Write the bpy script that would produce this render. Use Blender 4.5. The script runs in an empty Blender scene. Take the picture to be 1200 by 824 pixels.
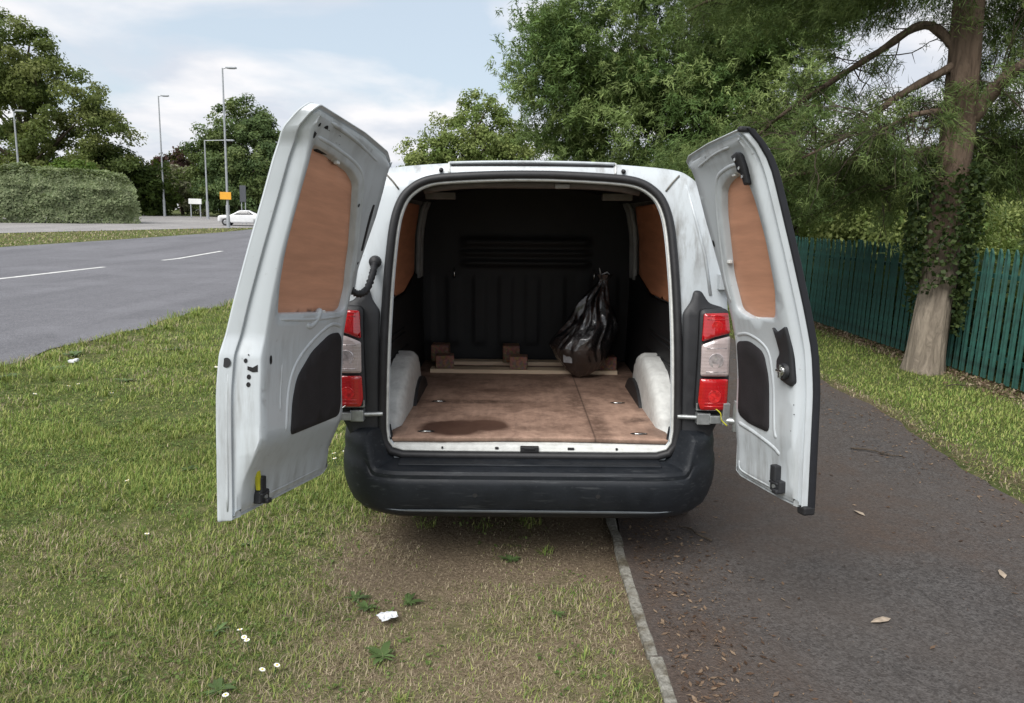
import bpy, bmesh, math, random
import numpy as np
from mathutils import Vector, Matrix
from mathutils.geometry import delaunay_2d_cdt
random.seed(7); rng = np.random.default_rng(11)
sc = bpy.context.scene
COL = sc.collection
R = math.radians

# ------------------------------------------------------------------ camera
cam_d = bpy.data.cameras.new('camera'); cam = bpy.data.objects.new('camera', cam_d); COL.objects.link(cam)
cam_d.sensor_width = 36; cam_d.lens = 25.5; cam_d.clip_end = 3000; cam_d.clip_start = .05
_p, _r = R(10.27), R(1.8)
_f = Vector((0, math.cos(_p), -math.sin(_p))); _u0 = Vector((0, math.sin(_p), math.cos(_p))); _r0 = Vector((1, 0, 0))
_rt = _r0*math.cos(_r) + _u0*math.sin(_r); _up = _u0*math.cos(_r) - _r0*math.sin(_r)
cam.matrix_world = Matrix(((_rt.x, _up.x, -_f.x, 0), (_rt.y, _up.y, -_f.y, 0), (_rt.z, _up.z, -_f.z, 1.60), (0, 0, 0, 1)))
sc.camera = cam

# ------------------------------------------------------------------ world, sun, exposure
SUN_EL, SUN_AZ = 50, -150        # azimuth measured from +Y towards +X
w = bpy.data.worlds.new('World'); sc.world = w; w.use_nodes = True
nt = w.node_tree; N = nt.nodes; L = nt.links; N.clear()
out = N.new('ShaderNodeOutputWorld'); bg = N.new('ShaderNodeBackground'); bg.inputs[1].default_value = .1
sky = N.new('ShaderNodeTexSky'); sky.sky_type = 'NISHITA'; sky.sun_disc = False
sky.sun_elevation = R(SUN_EL); sky.sun_rotation = R(SUN_AZ); sky.air_density = 1.0; sky.dust_density = 2.2; sky.ozone_density = 1.3
tc = N.new('ShaderNodeTexCoord'); sx = N.new('ShaderNodeSeparateXYZ'); L.new(tc.outputs['Generated'], sx.inputs[0])
def wm(op, a, b):
    n = N.new('ShaderNodeMath'); n.operation = op
    for i, v in enumerate((a, b)):
        if isinstance(v, (int, float)): n.inputs[i].default_value = v
        else: L.new(v, n.inputs[i])
    return n.outputs[0]
zc = wm('ADD', wm('MAXIMUM', sx.outputs[2], 0.0), .22)
cx = N.new('ShaderNodeCombineXYZ'); L.new(wm('DIVIDE', sx.outputs[0], zc), cx.inputs[0]); L.new(wm('DIVIDE', sx.outputs[1], zc), cx.inputs[1]); cx.inputs[2].default_value = 3.7
n1 = N.new('ShaderNodeTexNoise'); n1.inputs['Scale'].default_value = 1.25; n1.inputs['Detail'].default_value = 7; n1.inputs['Roughness'].default_value = .52; n1.inputs['Distortion'].default_value = .35
L.new(cx.outputs[0], n1.inputs['Vector'])
r1 = N.new('ShaderNodeValToRGB'); r1.color_ramp.elements[0].position = .35; r1.color_ramp.elements[1].position = .50; L.new(n1.outputs[0], r1.inputs[0])
n2 = N.new('ShaderNodeTexNoise'); n2.inputs['Scale'].default_value = 2.6; n2.inputs['Detail'].default_value = 5; L.new(cx.outputs[0], n2.inputs['Vector'])
r2 = N.new('ShaderNodeValToRGB'); r2.color_ramp.elements[0].position = .38; r2.color_ramp.elements[0].color = (3.55, 3.75, 4.15, 1); r2.color_ramp.elements[1].position = .60; r2.color_ramp.elements[1].color = (5.0, 4.9, 4.95, 1)
L.new(n2.outputs[0], r2.inputs[0])
pale = N.new('ShaderNodeMixRGB'); pale.inputs[0].default_value = .72; L.new(sky.outputs[0], pale.inputs[1]); pale.inputs[2].default_value = (3.35, 3.75, 4.05, 1)
mx = N.new('ShaderNodeMixRGB'); L.new(wm('MULTIPLY', r1.outputs[0], .92), mx.inputs[0]); L.new(pale.outputs[0], mx.inputs[1]); L.new(r2.outputs[0], mx.inputs[2])
L.new(mx.outputs[0], bg.inputs[0]); L.new(bg.outputs[0], out.inputs[0])
sd = bpy.data.lights.new('sun', 'SUN'); sd.energy = 2.0; sd.angle = R(42); sd.color = (1, .975, .94)
sun = bpy.data.objects.new('sun', sd); COL.objects.link(sun)
_d = Vector((math.sin(R(SUN_AZ))*math.cos(R(SUN_EL)), math.cos(R(SUN_AZ))*math.cos(R(SUN_EL)), math.sin(R(SUN_EL))))
sun.rotation_euler = _d.to_track_quat('Z', 'Y').to_euler(); sun.location = (-30, -20, 40)
vs = sc.view_settings; vs.view_transform = 'Standard'; vs.look = 'None'; vs.gamma = 1; vs.use_curve_mapping = False; vs.exposure = 1.05

# ------------------------------------------------------------------ helpers
def tag(o, label=None, cat=None, group=None, kind=None):
    if label: o['label'] = label
    if cat: o['category'] = cat
    if group: o['group'] = group
    if kind: o['kind'] = kind
    return o
def link(o, parent=None):
    COL.objects.link(o)
    if parent is not None: o.parent = parent
    return o
def empty(name, loc=(0, 0, 0), rz=0):
    o = bpy.data.objects.new(name, None); o.empty_display_size = .2; o.location = loc; o.rotation_euler = (0, 0, rz); COL.objects.link(o); return o
def obj(name, V, F, mat, parent=None, smooth=False, bevel=0, segs=2, cols=None, auto=None):
    me = bpy.data.meshes.new(name); V = np.asarray(V, np.float64)
    if isinstance(F, np.ndarray) and F.ndim == 2:
        n, k = F.shape
        me.vertices.add(len(V)); me.vertices.foreach_set('co', V.astype(np.float32).ravel())
        me.loops.add(n*k); me.loops.foreach_set('vertex_index', F.astype(np.int32).ravel())
        me.polygons.add(n); me.polygons.foreach_set('loop_start', np.arange(0, n*k, k, dtype=np.int32))
        me.update(calc_edges=True)
    else:
        me.from_pydata([tuple(v) for v in V], [], [tuple(int(i) for i in f) for f in F]); me.update()
    if cols is not None:
        a = me.color_attributes.new('col', 'FLOAT_COLOR', 'POINT'); c = np.ones((len(V), 4), np.float32); c[:, :3] = cols; a.data.foreach_set('color', c.ravel())
    if smooth: me.polygons.foreach_set('use_smooth', np.ones(len(me.polygons), bool))
    me.materials.append(mat)
    o = bpy.data.objects.new(name, me); link(o, parent)
    if bevel:
        b = o.modifiers.new('bevel', 'BEVEL'); b.width = bevel; b.segments = segs; b.limit_method = 'ANGLE'; b.angle_limit = R(35)
    if auto:
        me.polygons.foreach_set('use_smooth', np.ones(len(me.polygons), bool))
        me.set_sharp_from_angle(angle=R(auto))
    return o
class MB:
    """collects verts and faces for one mesh"""
    def __init__(s): s.V = []; s.F = []
    def add(s, V, F):
        b = len(s.V); s.V += [tuple(v) for v in V]; s.F += [tuple(int(i)+b for i in f) for f in F]; return s
    def box(s, c, d, rot=None):
        x, y, z = d[0]/2, d[1]/2, d[2]/2
        P = [Vector((sx_*x, sy*y, sz*z)) for sz in (-1, 1) for sy in (-1, 1) for sx_ in (-1, 1)]
        if rot is not None: P = [rot @ p for p in P]
        return s.add([p+Vector(c) for p in P], [(0, 2, 3, 1), (4, 5, 7, 6), (0, 1, 5, 4), (2, 6, 7, 3), (0, 4, 6, 2), (1, 3, 7, 5)])
    def tube(s, path, rad, n=8, cap=True):
        V, F = tube(path, rad, n, cap); return s.add(V, F)
    def build(s, name, mat, parent=None, **k): return obj(name, s.V, s.F, mat, parent, **k)
def tube(path, rad, n=8, cap=True):
    P = [Vector(p) for p in path]; m = len(P)
    if isinstance(rad, (int, float)): rad = [rad]*m
    V = []; F = []; ref = None
    for i in range(m):
        d = (P[min(i+1, m-1)]-P[max(i-1, 0)])
        d = d.normalized() if d.length > 1e-9 else Vector((0, 0, 1))
        if ref is None: ref = d.orthogonal().normalized()
        ref = (ref - d*ref.dot(d)); ref = ref.normalized() if ref.length > 1e-6 else d.orthogonal().normalized()
        b = d.cross(ref)
        for k in range(n):
            a = 2*math.pi*k/n; V.append(P[i]+(ref*math.cos(a)+b*math.sin(a))*rad[i])
    for i in range(m-1):
        for k in range(n):
            F.append((i*n+k, i*n+(k+1) % n, (i+1)*n+(k+1) % n, (i+1)*n+k))
    if cap: F.append(tuple(range(n-1, -1, -1))); F.append(tuple((m-1)*n+k for k in range(n)))
    return V, F
def spline(pts, n=8):
    P = [np.array(p, float) for p in pts]; P = [2*P[0]-P[1]]+P+[2*P[-1]-P[-2]]; o = []
    for i in range(1, len(P)-2):
        for t in np.linspace(0, 1, n, endpoint=False):
            a, b, c, d = P[i-1:i+3]
            o.append(.5*((2*b)+(c-a)*t+(2*a-5*b+4*c-d)*t*t+(-a+3*b-3*c+d)*t**3))
    o.append(P[-2]); return o
def rpoly(pts, r=.03, n=5, step=None):
    """closed 2-D polygon with rounded corners; optional resampling of long sides"""
    P = [np.array(p, float) for p in pts]; o = []; m = len(P)
    for i in range(m):
        a, b, c = P[i-1], P[i], P[(i+1) % m]
        l1, l2 = np.linalg.norm(a-b), np.linalg.norm(c-b); rr = min(r, l1*.45, l2*.45)
        s, e = b+(a-b)/l1*rr, b+(c-b)/l2*rr
        for t in np.linspace(0, 1, n): o.append((1-t)**2*s+2*t*(1-t)*b+t*t*e)
    if step:
        q = []
        for i in range(len(o)):
            a, b = o[i], o[(i+1) % len(o)]; k = max(1, int(np.linalg.norm(b-a)/step))
            for j in range(k): q.append(a+(b-a)*j/k)
        o = q
    return np.array(o)
def inset(P, d):
    P = np.asarray(P); a = np.roll(P, 1, 0); b = np.roll(P, -1, 0); t = b-a; t /= np.linalg.norm(t, axis=1)[:, None]+1e-12
    area = .5*np.sum(P[:, 0]*np.roll(P[:, 1], -1)-np.roll(P[:, 0], -1)*P[:, 1]); sg = 1 if area > 0 else -1
    return P+np.stack([-t[:, 1], t[:, 0]], 1)*d*sg
def pip(pt, P):
    x, y = pt[:, 0], pt[:, 1]; ins = np.zeros(len(pt), bool); n = len(P)
    for i in range(n):
        x1, y1 = P[i]; x2, y2 = P[(i+1) % n]
        if y1 == y2: continue
        c = ((y1 > y) != (y2 > y)) & (x < (x2-x1)*(y-y1)/(y2-y1)+x1); ins ^= c
    return ins
def fill(outline, holes=(), step=.06):
    """triangulate polygon with holes, interior grid points; first verts are outline then holes in order"""
    loops = [np.asarray(outline)]+[np.asarray(h) for h in holes]
    V = []; E = []
    for lp in loops:
        b = len(V); n = len(lp); V += [tuple(p) for p in lp]; E += [(b+i, b+(i+1) % n) for i in range(n)]
    lo, hi = loops[0].min(0), loops[0].max(0)
    gx, gy = np.meshgrid(np.arange(lo[0]+step/2, hi[0], step), np.arange(lo[1]+step/2, hi[1], step)); G = np.stack([gx.ravel(), gy.ravel()], 1)
    ok = pip(G, loops[0])
    for h in loops[1:]: ok &= ~pip(G, h)
    al = np.array(V)
    G = G[ok]
    if len(G): G = G[[np.min(np.sum((al-g)**2, 1)) > (step*.35)**2 for g in G]]
    V2 = [Vector(v) for v in V]+[Vector(g) for g in G]
    res = delaunay_2d_cdt(V2, E, [], 0, 1e-7)
    OV = np.array([tuple(v) for v in res[0]]); T = np.array([f for f in res[2] if len(f) == 3])
    c = OV[T].mean(1); ok = pip(c, loops[0])
    for h in loops[1:]: ok &= ~pip(c, h)
    return OV, T[ok]
def bridge(n, a, b, flip=False):
    F = [(a+i, a+(i+1) % n, b+(i+1) % n, b+i) for i in range(n)]
    return [f[::-1] for f in F] if flip else F
def plate(name, outline, fn, t0, t1, mat, parent, cham=.004, step=.06, holes=(), auto=40):
    """solid plate following fn(u, v, t); face at t1, back at t0"""
    o = np.asarray(outline); m = MB(); n = len(o); oi = inset(o, cham)
    m.add([fn(u, v, t0) for u, v in o]+[fn(u, v, t1-np.sign(t1-t0)*cham) for u, v in o]+[fn(u, v, t1) for u, v in oi], bridge(n, 0, n)+bridge(n, n, 2*n))
    V, T = fill(oi, holes, step); m.add([fn(u, v, t1) for u, v in V], T)
    V, T = fill(o, holes, step); m.add([fn(u, v, t0) for u, v in V], T)
    q = m.build(name, mat, parent, auto=auto); fixn(q); return q
def fixn(o, dist=1e-5):
    bm = bmesh.new(); bm.from_mesh(o.data); bmesh.ops.remove_doubles(bm, verts=bm.verts, dist=dist); bmesh.ops.recalc_face_normals(bm, faces=bm.faces); bm.to_mesh(o.data); bm.free()
    return o
_lat = {}
def vnoise(x, y, s=0, per=256):
    if s not in _lat: _lat[s] = np.random.default_rng(100+s).random((per, per))
    T = _lat[s]; xi = np.floor(x).astype(int); yi = np.floor(y).astype(int); fx = x-xi; fy = y-yi
    fx = fx*fx*(3-2*fx); fy = fy*fy*(3-2*fy); g = lambda a, b: T[a % per, b % per]
    return (g(xi, yi)*(1-fx)+g(xi+1, yi)*fx)*(1-fy)+(g(xi, yi+1)*(1-fx)+g(xi+1, yi+1)*fx)*fy
def fbm(x, y, s=0, o=4): return sum(vnoise(x*2**i, y*2**i, s+i)*.5**i for i in range(o))/sum(.5**i for i in range(o))
def sstep(a, b, x): t = np.clip((x-a)/(b-a), 0, 1); return t*t*(3-2*t)

# ------------------------------------------------------------------ materials
class MT:
    def __init__(s, name):
        s.m = bpy.data.materials.new(name); s.m.use_nodes = True; s.t = s.m.node_tree; s.N = s.t.nodes; s.L = s.t.links
        s.b = s.N['Principled BSDF']; s.tc = s.N.new('ShaderNodeTexCoord'); s.co = s.tc.outputs['Object']
    def lk(s, v, i):
        if isinstance(v, bpy.types.NodeSocket): s.L.new(v, i)
        elif isinstance(v, (tuple, list)): i.default_value = (*v, 1) if len(v) == 3 and len(i.default_value) == 4 else v
        else: i.default_value = v
    def map(s, scale=(1, 1, 1), loc=(0, 0, 0), rot=(0, 0, 0), co=None):
        n = s.N.new('ShaderNodeMapping'); n.inputs[1].default_value = loc; n.inputs[2].default_value = rot; n.inputs[3].default_value = scale; s.L.new(co or s.co, n.inputs[0]); return n.outputs[0]
    def noise(s, scale, detail=4, rough=.55, co=None, dist=0):
        n = s.N.new('ShaderNodeTexNoise'); n.inputs['Scale'].default_value = scale; n.inputs['Detail'].default_value = detail; n.inputs['Roughness'].default_value = rough; n.inputs['Distortion'].default_value = dist
        s.L.new(co or s.co, n.inputs['Vector']); return n.outputs[0]
    def vor(s, scale, co=None, out='Distance'):
        n = s.N.new('ShaderNodeTexVoronoi'); n.inputs['Scale'].default_value = scale; s.L.new(co or s.co, n.inputs['Vector']); return n.outputs[out]
    def ramp(s, v, stops):
        n = s.N.new('ShaderNodeValToRGB'); e = n.color_ramp.elements
        while len(e) < len(stops): e.new(.5)
        for k, (p, c) in enumerate(stops):
            e[k].position = p; e[k].color = (c, c, c, 1) if isinstance(c, (int, float)) else (*c, 1)
        s.L.new(v, n.inputs[0]); return n.outputs[0]
    def mix(s, f, a, b, mode='MIX'):
        n = s.N.new('ShaderNodeMixRGB'); n.blend_type = mode; s.lk(f, n.inputs[0]); s.lk(a, n.inputs[1]); s.lk(b, n.inputs[2]); return n.outputs[0]
    def math(s, op, a, b=0.):
        n = s.N.new('ShaderNodeMath'); n.operation = op; s.lk(a, n.inputs[0]); s.lk(b, n.inputs[1]); return n.outputs[0]
    def attr(s, name):
        n = s.N.new('ShaderNodeAttribute'); n.attribute_name = name; return n.outputs['Color']
    def sep(s, co=None):
        n = s.N.new('ShaderNodeSeparateXYZ'); s.L.new(co or s.co, n.inputs[0]); return n.outputs
    def bump(s, h, strength=.3, dist=.01):
        n = s.N.new('ShaderNodeBump'); n.inputs['Strength'].default_value = strength; n.inputs['Distance'].default_value = dist; s.L.new(h, n.inputs['Height']); s.L.new(n.outputs[0], s.b.inputs['Normal'])
    def set(s, base=None, rough=None, metal=None, spec=None, coat=None, trans=None):
        for k, v in (('Base Color', base), ('Roughness', rough), ('Metallic', metal), ('Specular IOR Level', spec), ('Coat Weight', coat), ('Transmission Weight', trans)):
            if v is not None: s.lk(v, s.b.inputs[k])
        return s
def simple(name, c, rough=.5, var=.25, scale=12, bump=0, metal=0, spec=.5, coat=0, bscale=120):
    m = MT(name); n = m.noise(scale, 5); d = tuple(x*(1-var) for x in c); l = tuple(min(1, x*(1+var*.5)) for x in c)
    m.set(m.ramp(n, [(.3, d), (.7, l)]), rough, metal, spec, coat)
    if bump: m.bump(m.noise(bscale, 4), bump, .004)
    return m.m
def paint(name, c, grime=.5):
    m = MT(name); big = m.noise(1.7, 6, .6); st = m.noise(1.0, 6, .65, m.map((16, 16, 2.0))); fine = m.noise(38, 5, .7)
    k = m.math('MULTIPLY', m.ramp(big, [(.40, 0), (.66, 1)]), m.ramp(st, [(.46, 0), (.70, 1)]))
    k = m.math('MAXIMUM', k, m.ramp(fine, [(.66, 0), (.76, .8)]))
    soft = m.ramp(m.noise(3.2, 4), [(.3, tuple(x*.93 for x in c)), (.7, c)])
    m.set(m.mix(m.math('MULTIPLY', k, grime), soft, (.13, .115, .095)), m.ramp(big, [(.3, .28), (.7, .46)]), spec=.5, coat=.25)
    m.bump(m.noise(5, 2), .04, .02); return m.m
WHITE = paint('van_white_paint', (.50, .54, .565), 1.0)
DOORW = paint('van_door_paint', (.52, .56, .585), .75)
FLANGE = simple('seam_sealer_white', (.60, .61, .59), .55, .18, 30, .5, bscale=60)
BLACKP = simple('black_textured_plastic', (.022, .023, .026), .50, .35, 9, .25, bscale=400)
def bumper_mat():
    m = MT('scuffed_bumper_plastic'); n = m.noise(6, 6, .65); sc_ = m.noise(1, 6, .7, m.map((5, 40, 60))); f = m.noise(55, 4, .7)
    k = m.math('MAXIMUM', m.ramp(sc_, [(.57, 0), (.72, .7)]), m.ramp(f, [(.62, 0), (.76, .6)]))
    c = m.ramp(n, [(.3, (.008, .010, .013)), (.75, (.017, .020, .025))])
    m.set(m.mix(k, c, (.07, .075, .08)), m.ramp(n, [(.3, .42), (.7, .6)]), spec=.28); m.bump(m.noise(350, 3), .12, .003); return m.m
BUMP = bumper_mat()
RUBBER = simple('black_rubber', (.016, .016, .018), .55, .3, 20, .2)
LINING = simple('black_moulded_lining', (.008, .008, .0095), .6, .4, 5, .3, bscale=220)
DARKBOARD = simple('dark_hardboard_panel', (.012, .010, .012), .75, .4, 14, .35, bscale=300)
STEEL = simple('zinc_hinge_steel', (.42, .44, .44), .42, .35, 25, .2, metal=.7)
CHROME = simple('bright_steel', (.62, .62, .60), .22, .2, 30, 0, metal=1)
HOLE = simple('dark_hole', (.006, .006, .007), .8, .2)
def ply_mat(name, c, dirty=0., stain=False):
    m = MT(name); g = m.noise(1, 7, .62, m.map((3, 3, 26) if not stain else (26, 2.4, 3)), .3); bl = m.noise(2.3, 5)
    a = m.ramp(g, [(.28, tuple(x*.76 for x in c)), (.72, tuple(min(1, x*1.08) for x in c))])
    a = m.mix(m.ramp(bl, [(.4, 0), (.8, .25)]), a, tuple(x*.7 for x in c))
    rough = .55
    if stain:
        xyz = m.sep(); wob = m.math('MULTIPLY', m.math('SUBTRACT', m.noise(9, 5, .6), .5), .22)
        def ell(cx_, cy, rx, ry, lo=.75, hi=1.0):
            dx = m.math('DIVIDE', m.math('SUBTRACT', xyz[0], cx_), rx); dy = m.math('DIVIDE', m.math('SUBTRACT', xyz[1], cy), ry)
            d = m.math('SQRT', m.math('ADD', m.math('MULTIPLY', dx, dx), m.math('MULTIPLY', dy, dy)))
            return m.ramp(m.math('MULTIPLY', m.math('ADD', d, m.math('MULTIPLY', wob, 2.2)), .5), [(lo*.5, 1), (hi*.5, 0)])
        s1 = m.math('MAXIMUM', ell(-.37, .29, .19, .15), ell(-.21, .33, .13, .11))
        a = m.mix(m.math('MULTIPLY', s1, .88), a, (.045, .018, .012))
        for e, k in ((ell(-.28, .80, .44, .06, .3, 1.1), .85), (ell(.34, .36, .06, .40, .2, 1.2), .8), (ell(.27, .80, .07, .34, .2, 1.2), .75), (ell(.55, .45, .12, .08, .3, 1), .8), (ell(-.2, 1.08, .13, .06, .3, 1), .7), (ell(.02, .30, .16, .05, .2, 1.2), .5), (ell(.12, 1.2, .22, .09, .2, 1.1), .6)):
            a = m.mix(m.math('MULTIPLY', m.math('MULTIPLY', e, k), m.ramp(m.noise(30, 5, .7), [(.35, .2), (.6, 1)])), a, (.05, .03, .022))
        sp = m.ramp(m.noise(70, 3, .6), [(.70, 0), (.76, 1)])
        a = m.mix(m.math('MULTIPLY', m.math('MULTIPLY', sp, ell(.25, .75, .40, .5, .2, 1.2)), .6), a, (.45, .36, .28))
        a = m.mix(m.ramp(m.noise(14, 6, .7), [(.46, 0), (.72, .6)]), a, (.085, .05, .038))
        a = m.mix(m.ramp(m.noise(3.1, 7, .72), [(.44, 0), (.62, .6)]), a, (.12, .07, .05))
        seam = m.ramp(m.math('ABSOLUTE', m.math('SUBTRACT', xyz[0], .305)), [(.0028, 1), (.0045, 0)]); a = m.mix(m.math('MULTIPLY', seam, .8), a, (.04, .025, .02)); rough = m.ramp(s1, [(0, .62), (1, .5)])
    m.set(a, rough, spec=.3); m.bump(g, .12, .004); return m.m
PLY = ply_mat('door_plywood', (.62, .32, .205)); PLYIN = ply_mat('side_plywood', (.60, .27, .15)); PLYFLOOR = ply_mat('stained_plywood_floor', (.43, .285, .215), stain=True)
PINE = ply_mat('pale_sawn_pine', (.80, .63, .45)); 
def chip():
    m = MT('pressed_chip_block'); v = m.vor(70, out='Color'); n = m.noise(50, 5, .7)
    m.set(m.mix(.5, m.mix(1, m.ramp(n, [(.3, (.17, .09, .06)), (.7, (.46, .27, .18))]), v, 'MULTIPLY'), (.32, .18, .12)), .85); m.bump(n, .6, .006); return m.m
CHIP = chip()
def lens(name, c, rough=.12):
    m = MT(name); v = m.math('MULTIPLY', m.math('SINE', m.math('MULTIPLY', m.sep()[0], 420)), 1.); h = m.math('SINE', m.math('MULTIPLY', m.sep()[2], 420))
    n = m.noise(14, 3); m.set(m.ramp(n, [(.3, tuple(x*.72 for x in c)), (.7, c)]), rough, spec=.6, coat=1); m.bump(m.math('ADD', v, h), .10, .002); return m.m
RED = lens('red_lamp_lens', (.50, .006, .010)); CLEAR = lens('clear_lamp_lens', (.50, .42, .41))
REDIN = simple('deep_red_reflector', (.62, .02, .02), .15, .5, 60, 0, coat=1); CHROMEIN = simple('bright_lamp_bowl', (.72, .66, .66), .18, .5, 40, 0, metal=.6, coat=1)
def bag_mat():
    m = MT('black_polythene'); n = m.noise(7, 5); z = m.sep()[2]
    k = m.math('MULTIPLY', m.ramp(z, [(.10, 1), (.30, 0)]), m.ramp(n, [(.35, .15), (.6, 1)]))
    m.set(m.mix(m.math('MULTIPLY', k, .4), (.012, .012, .014), (.085, .05, .032)), .16, spec=.8, coat=1); m.bump(m.noise(26, 5, .6, dist=1.5), .5, .02); return m.m
BAG = bag_mat()
YELLOW = simple('yellow_plastic', (.55, .52, .03), .4, .2)
def foliage(name, trans=.35, rough=.6):
    m = MT(name); m.set(m.attr('col'), rough, spec=.12)
    t = m.N.new('ShaderNodeBsdfTranslucent'); m.L.new(m.mix(.5, m.attr('col'), (.22, .30, .04), 'MIX'), t.inputs[0])
    x = m.N.new('ShaderNodeMixShader'); x.inputs[0].default_value = trans; o = m.N['Material Output']
    m.L.new(m.b.outputs[0], x.inputs[1]); m.L.new(t.outputs[0], x.inputs[2]); m.L.new(x.outputs[0], o.inputs[0]); return m.m
LEAF = foliage('leaf_green', .35); NEEDLE = foliage('needle_green', .25, .55); BLADE = foliage('grass_blade', .22); IVY = foliage('ivy_leaf', .15, .4)
def bark(name, a, b, sc_=(9, 9, 1.6)):
    m = MT(name); n = m.noise(1.6, 7, .65, m.map(sc_), .6); f = m.noise(30, 4)
    m.set(m.mix(m.ramp(f, [(.3, 0), (.8, .4)]), m.ramp(n, [(.3, a), (.68, b)]), tuple(x*.6 for x in a)), .9, spec=.2); m.bump(n, .9, .04); return m.m
BARK = bark('pine_bark', (.075, .052, .038), (.23, .17, .125)); BARKD = bark('dark_bark', (.045, .036, .028), (.12, .095, .07))
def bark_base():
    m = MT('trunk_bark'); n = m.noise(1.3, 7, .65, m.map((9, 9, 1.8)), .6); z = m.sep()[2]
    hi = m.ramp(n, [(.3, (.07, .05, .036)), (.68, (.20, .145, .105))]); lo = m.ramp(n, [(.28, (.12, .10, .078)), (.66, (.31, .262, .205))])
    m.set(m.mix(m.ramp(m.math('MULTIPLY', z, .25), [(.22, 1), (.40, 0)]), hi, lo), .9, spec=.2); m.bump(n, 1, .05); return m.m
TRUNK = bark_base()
GREEN = simple('green_powder_coat', (.014, .084, .064), .65, .55, 9, .2)
GALV = simple('galvanised_steel', (.38, .40, .42), .5, .2, 8, 0, metal=.35)
def asphalt(name, a, b, brown=0., scale=1., bump=.5):
    m = MT(name); v = m.sep(m.vor(150*scale, out='Color'))[0]; agg = m.noise(230*scale, 2, .5); big = m.noise(1.1, 6, .62); mid = m.noise(7, 6, .65)
    c = m.mix(m.ramp(agg, [(.35, 0), (.65, 1)]), a, b)
    c = m.mix(.35, c, m.mix(1, v, tuple(2.0*x for x in b), 'MULTIPLY'))
    c = m.mix(m.ramp(mid, [(.45, 0), (.75, .35)]), c, tuple(x*.6 for x in a))
    if not brown:
        c = m.mix(m.ramp(m.noise(1, 5, .6, m.map((1.1, .05, 1))), [(.42, 0), (.66, .30)]), c, tuple(x*.62 for x in a)); c = m.mix(m.ramp(m.noise(.35, 5, .6), [(.5, 0), (.56, .22)]), c, tuple(x*1.25 for x in b))
    if brown:
        att = m.attr('col'); k = m.math('MULTIPLY', m.sep(att)[0], m.ramp(mid, [(.30, .35), (.62, 1)]))
        c = m.mix(m.math('MINIMUM', k, .93), c, m.ramp(m.noise(60, 5, .7), [(.3, (.042, .031, .025)), (.6, (.095, .070, .056)), (.8, (.20, .155, .125))]))
        c = m.mix(m.ramp(big, [(.4, 0), (.7, brown)]), c, (.088, .072, .062))
        fl = m.ramp(m.noise(120, 3, .6), [(.68, 0), (.74, .8)]); c = m.mix(m.math('MULTIPLY', fl, .5), c, (.24, .19, .15))
    m.set(c, .85, spec=.3); m.bump(m.math('ADD', agg, m.math('MULTIPLY', mid, .6)), bump, .008); return m.m
PATHM = asphalt('worn_path_asphalt', (.035, .033, .032), (.084, .079, .076), .45, .55, .9)
ROADM = asphalt('grey_road_asphalt', (.100, .100, .110), (.170, .170, .184), 0, .7, .3)
PAVEM = asphalt('far_pavement_asphalt', (.22, .21, .21), (.30, .29, .28), 0, .5, .2)
LINE = simple('worn_road_paint', (.66, .66, .64), .7, .35, 6)
def kerb_mat():
    m = MT('mossy_concrete'); n = m.noise(7, 6, .7); f = m.noise(45, 5, .7)
    c = m.ramp(f, [(.3, (.13, .125, .105)), (.65, (.32, .31, .275))])
    c = m.mix(m.ramp(n, [(.46, 0), (.60, .85)]), c, m.ramp(f, [(.3, (.05, .04, .028)), (.7, (.12, .10, .06))]))
    m.set(c, .95, spec=.2); m.bump(f, .9, .01); return m.m
KERBM = kerb_mat()
def ground_mat():
    m = MT('verge_soil_and_turf'); a = m.sep(m.attr('col')); n = m.noise(9, 7, .7); f = m.noise(70, 4, .7); big = m.noise(.7, 5)
    grass = m.ramp(n, [(.28, (.030, .045, .013)), (.5, (.075, .098, .028)), (.74, (.17, .155, .07))])
    dry = m.ramp(f, [(.25, (.075, .055, .038)), (.5, (.19, .145, .10)), (.75, (.34, .27, .19))])
    k = m.ramp(m.math('ADD', a[0], m.math('MULTIPLY', m.math('SUBTRACT', n, .5), 1.1)), [(.30, 0), (.70, 1)])
    c = m.mix(k, grass, dry)
    soil = m.ramp(f, [(.3, (.035, .022, .015)), (.6, (.085, .055, .038)), (.85, (.19, .13, .09))])
    c = m.mix(m.math('MULTIPLY', a[1], m.ramp(n, [(.3, .55), (.55, 1)])), c, soil)
    c = m.mix(m.ramp(big, [(.4, 0), (.75, .25)]), c, (.16, .15, .06))
    m.set(c, .95, spec=.15); m.bump(m.math('ADD', n, f), .8, .02); return m.m
GROUND = ground_mat()
GLASS = simple('dark_glass', (.02, .024, .028), .08, .2, 3, 0, spec=.7)
CARW = simple('white_car_paint', (.70, .71, .72), .3, .1, 3, 0, coat=.8)
SIGNW = simple('white_sign_face', (.72, .73, .72), .5, .12, 2); SIGNO = simple('orange_sign_face', (.75, .36, .03), .5, .1, 2); SIGND = simple('dark_sign_face', (.06, .065, .075), .6, .1, 2)
PAPER = simple('torn_white_paper', (.72, .74, .76), .7, .2, 20); PETAL = simple('daisy_petal', (.85, .85, .82), .6, .05); DISC = simple('daisy_disc', (.70, .50, .05), .7, .1)
TYRE = simple('tyre_rubber', (.02, .02, .021), .75, .3, 30, .3); ALLOY = simple('wheel_steel', (.35, .36, .37), .45, .2, 10, metal=.6)
DEADLEAF = foliage('dead_leaf', .1, .85)

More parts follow.
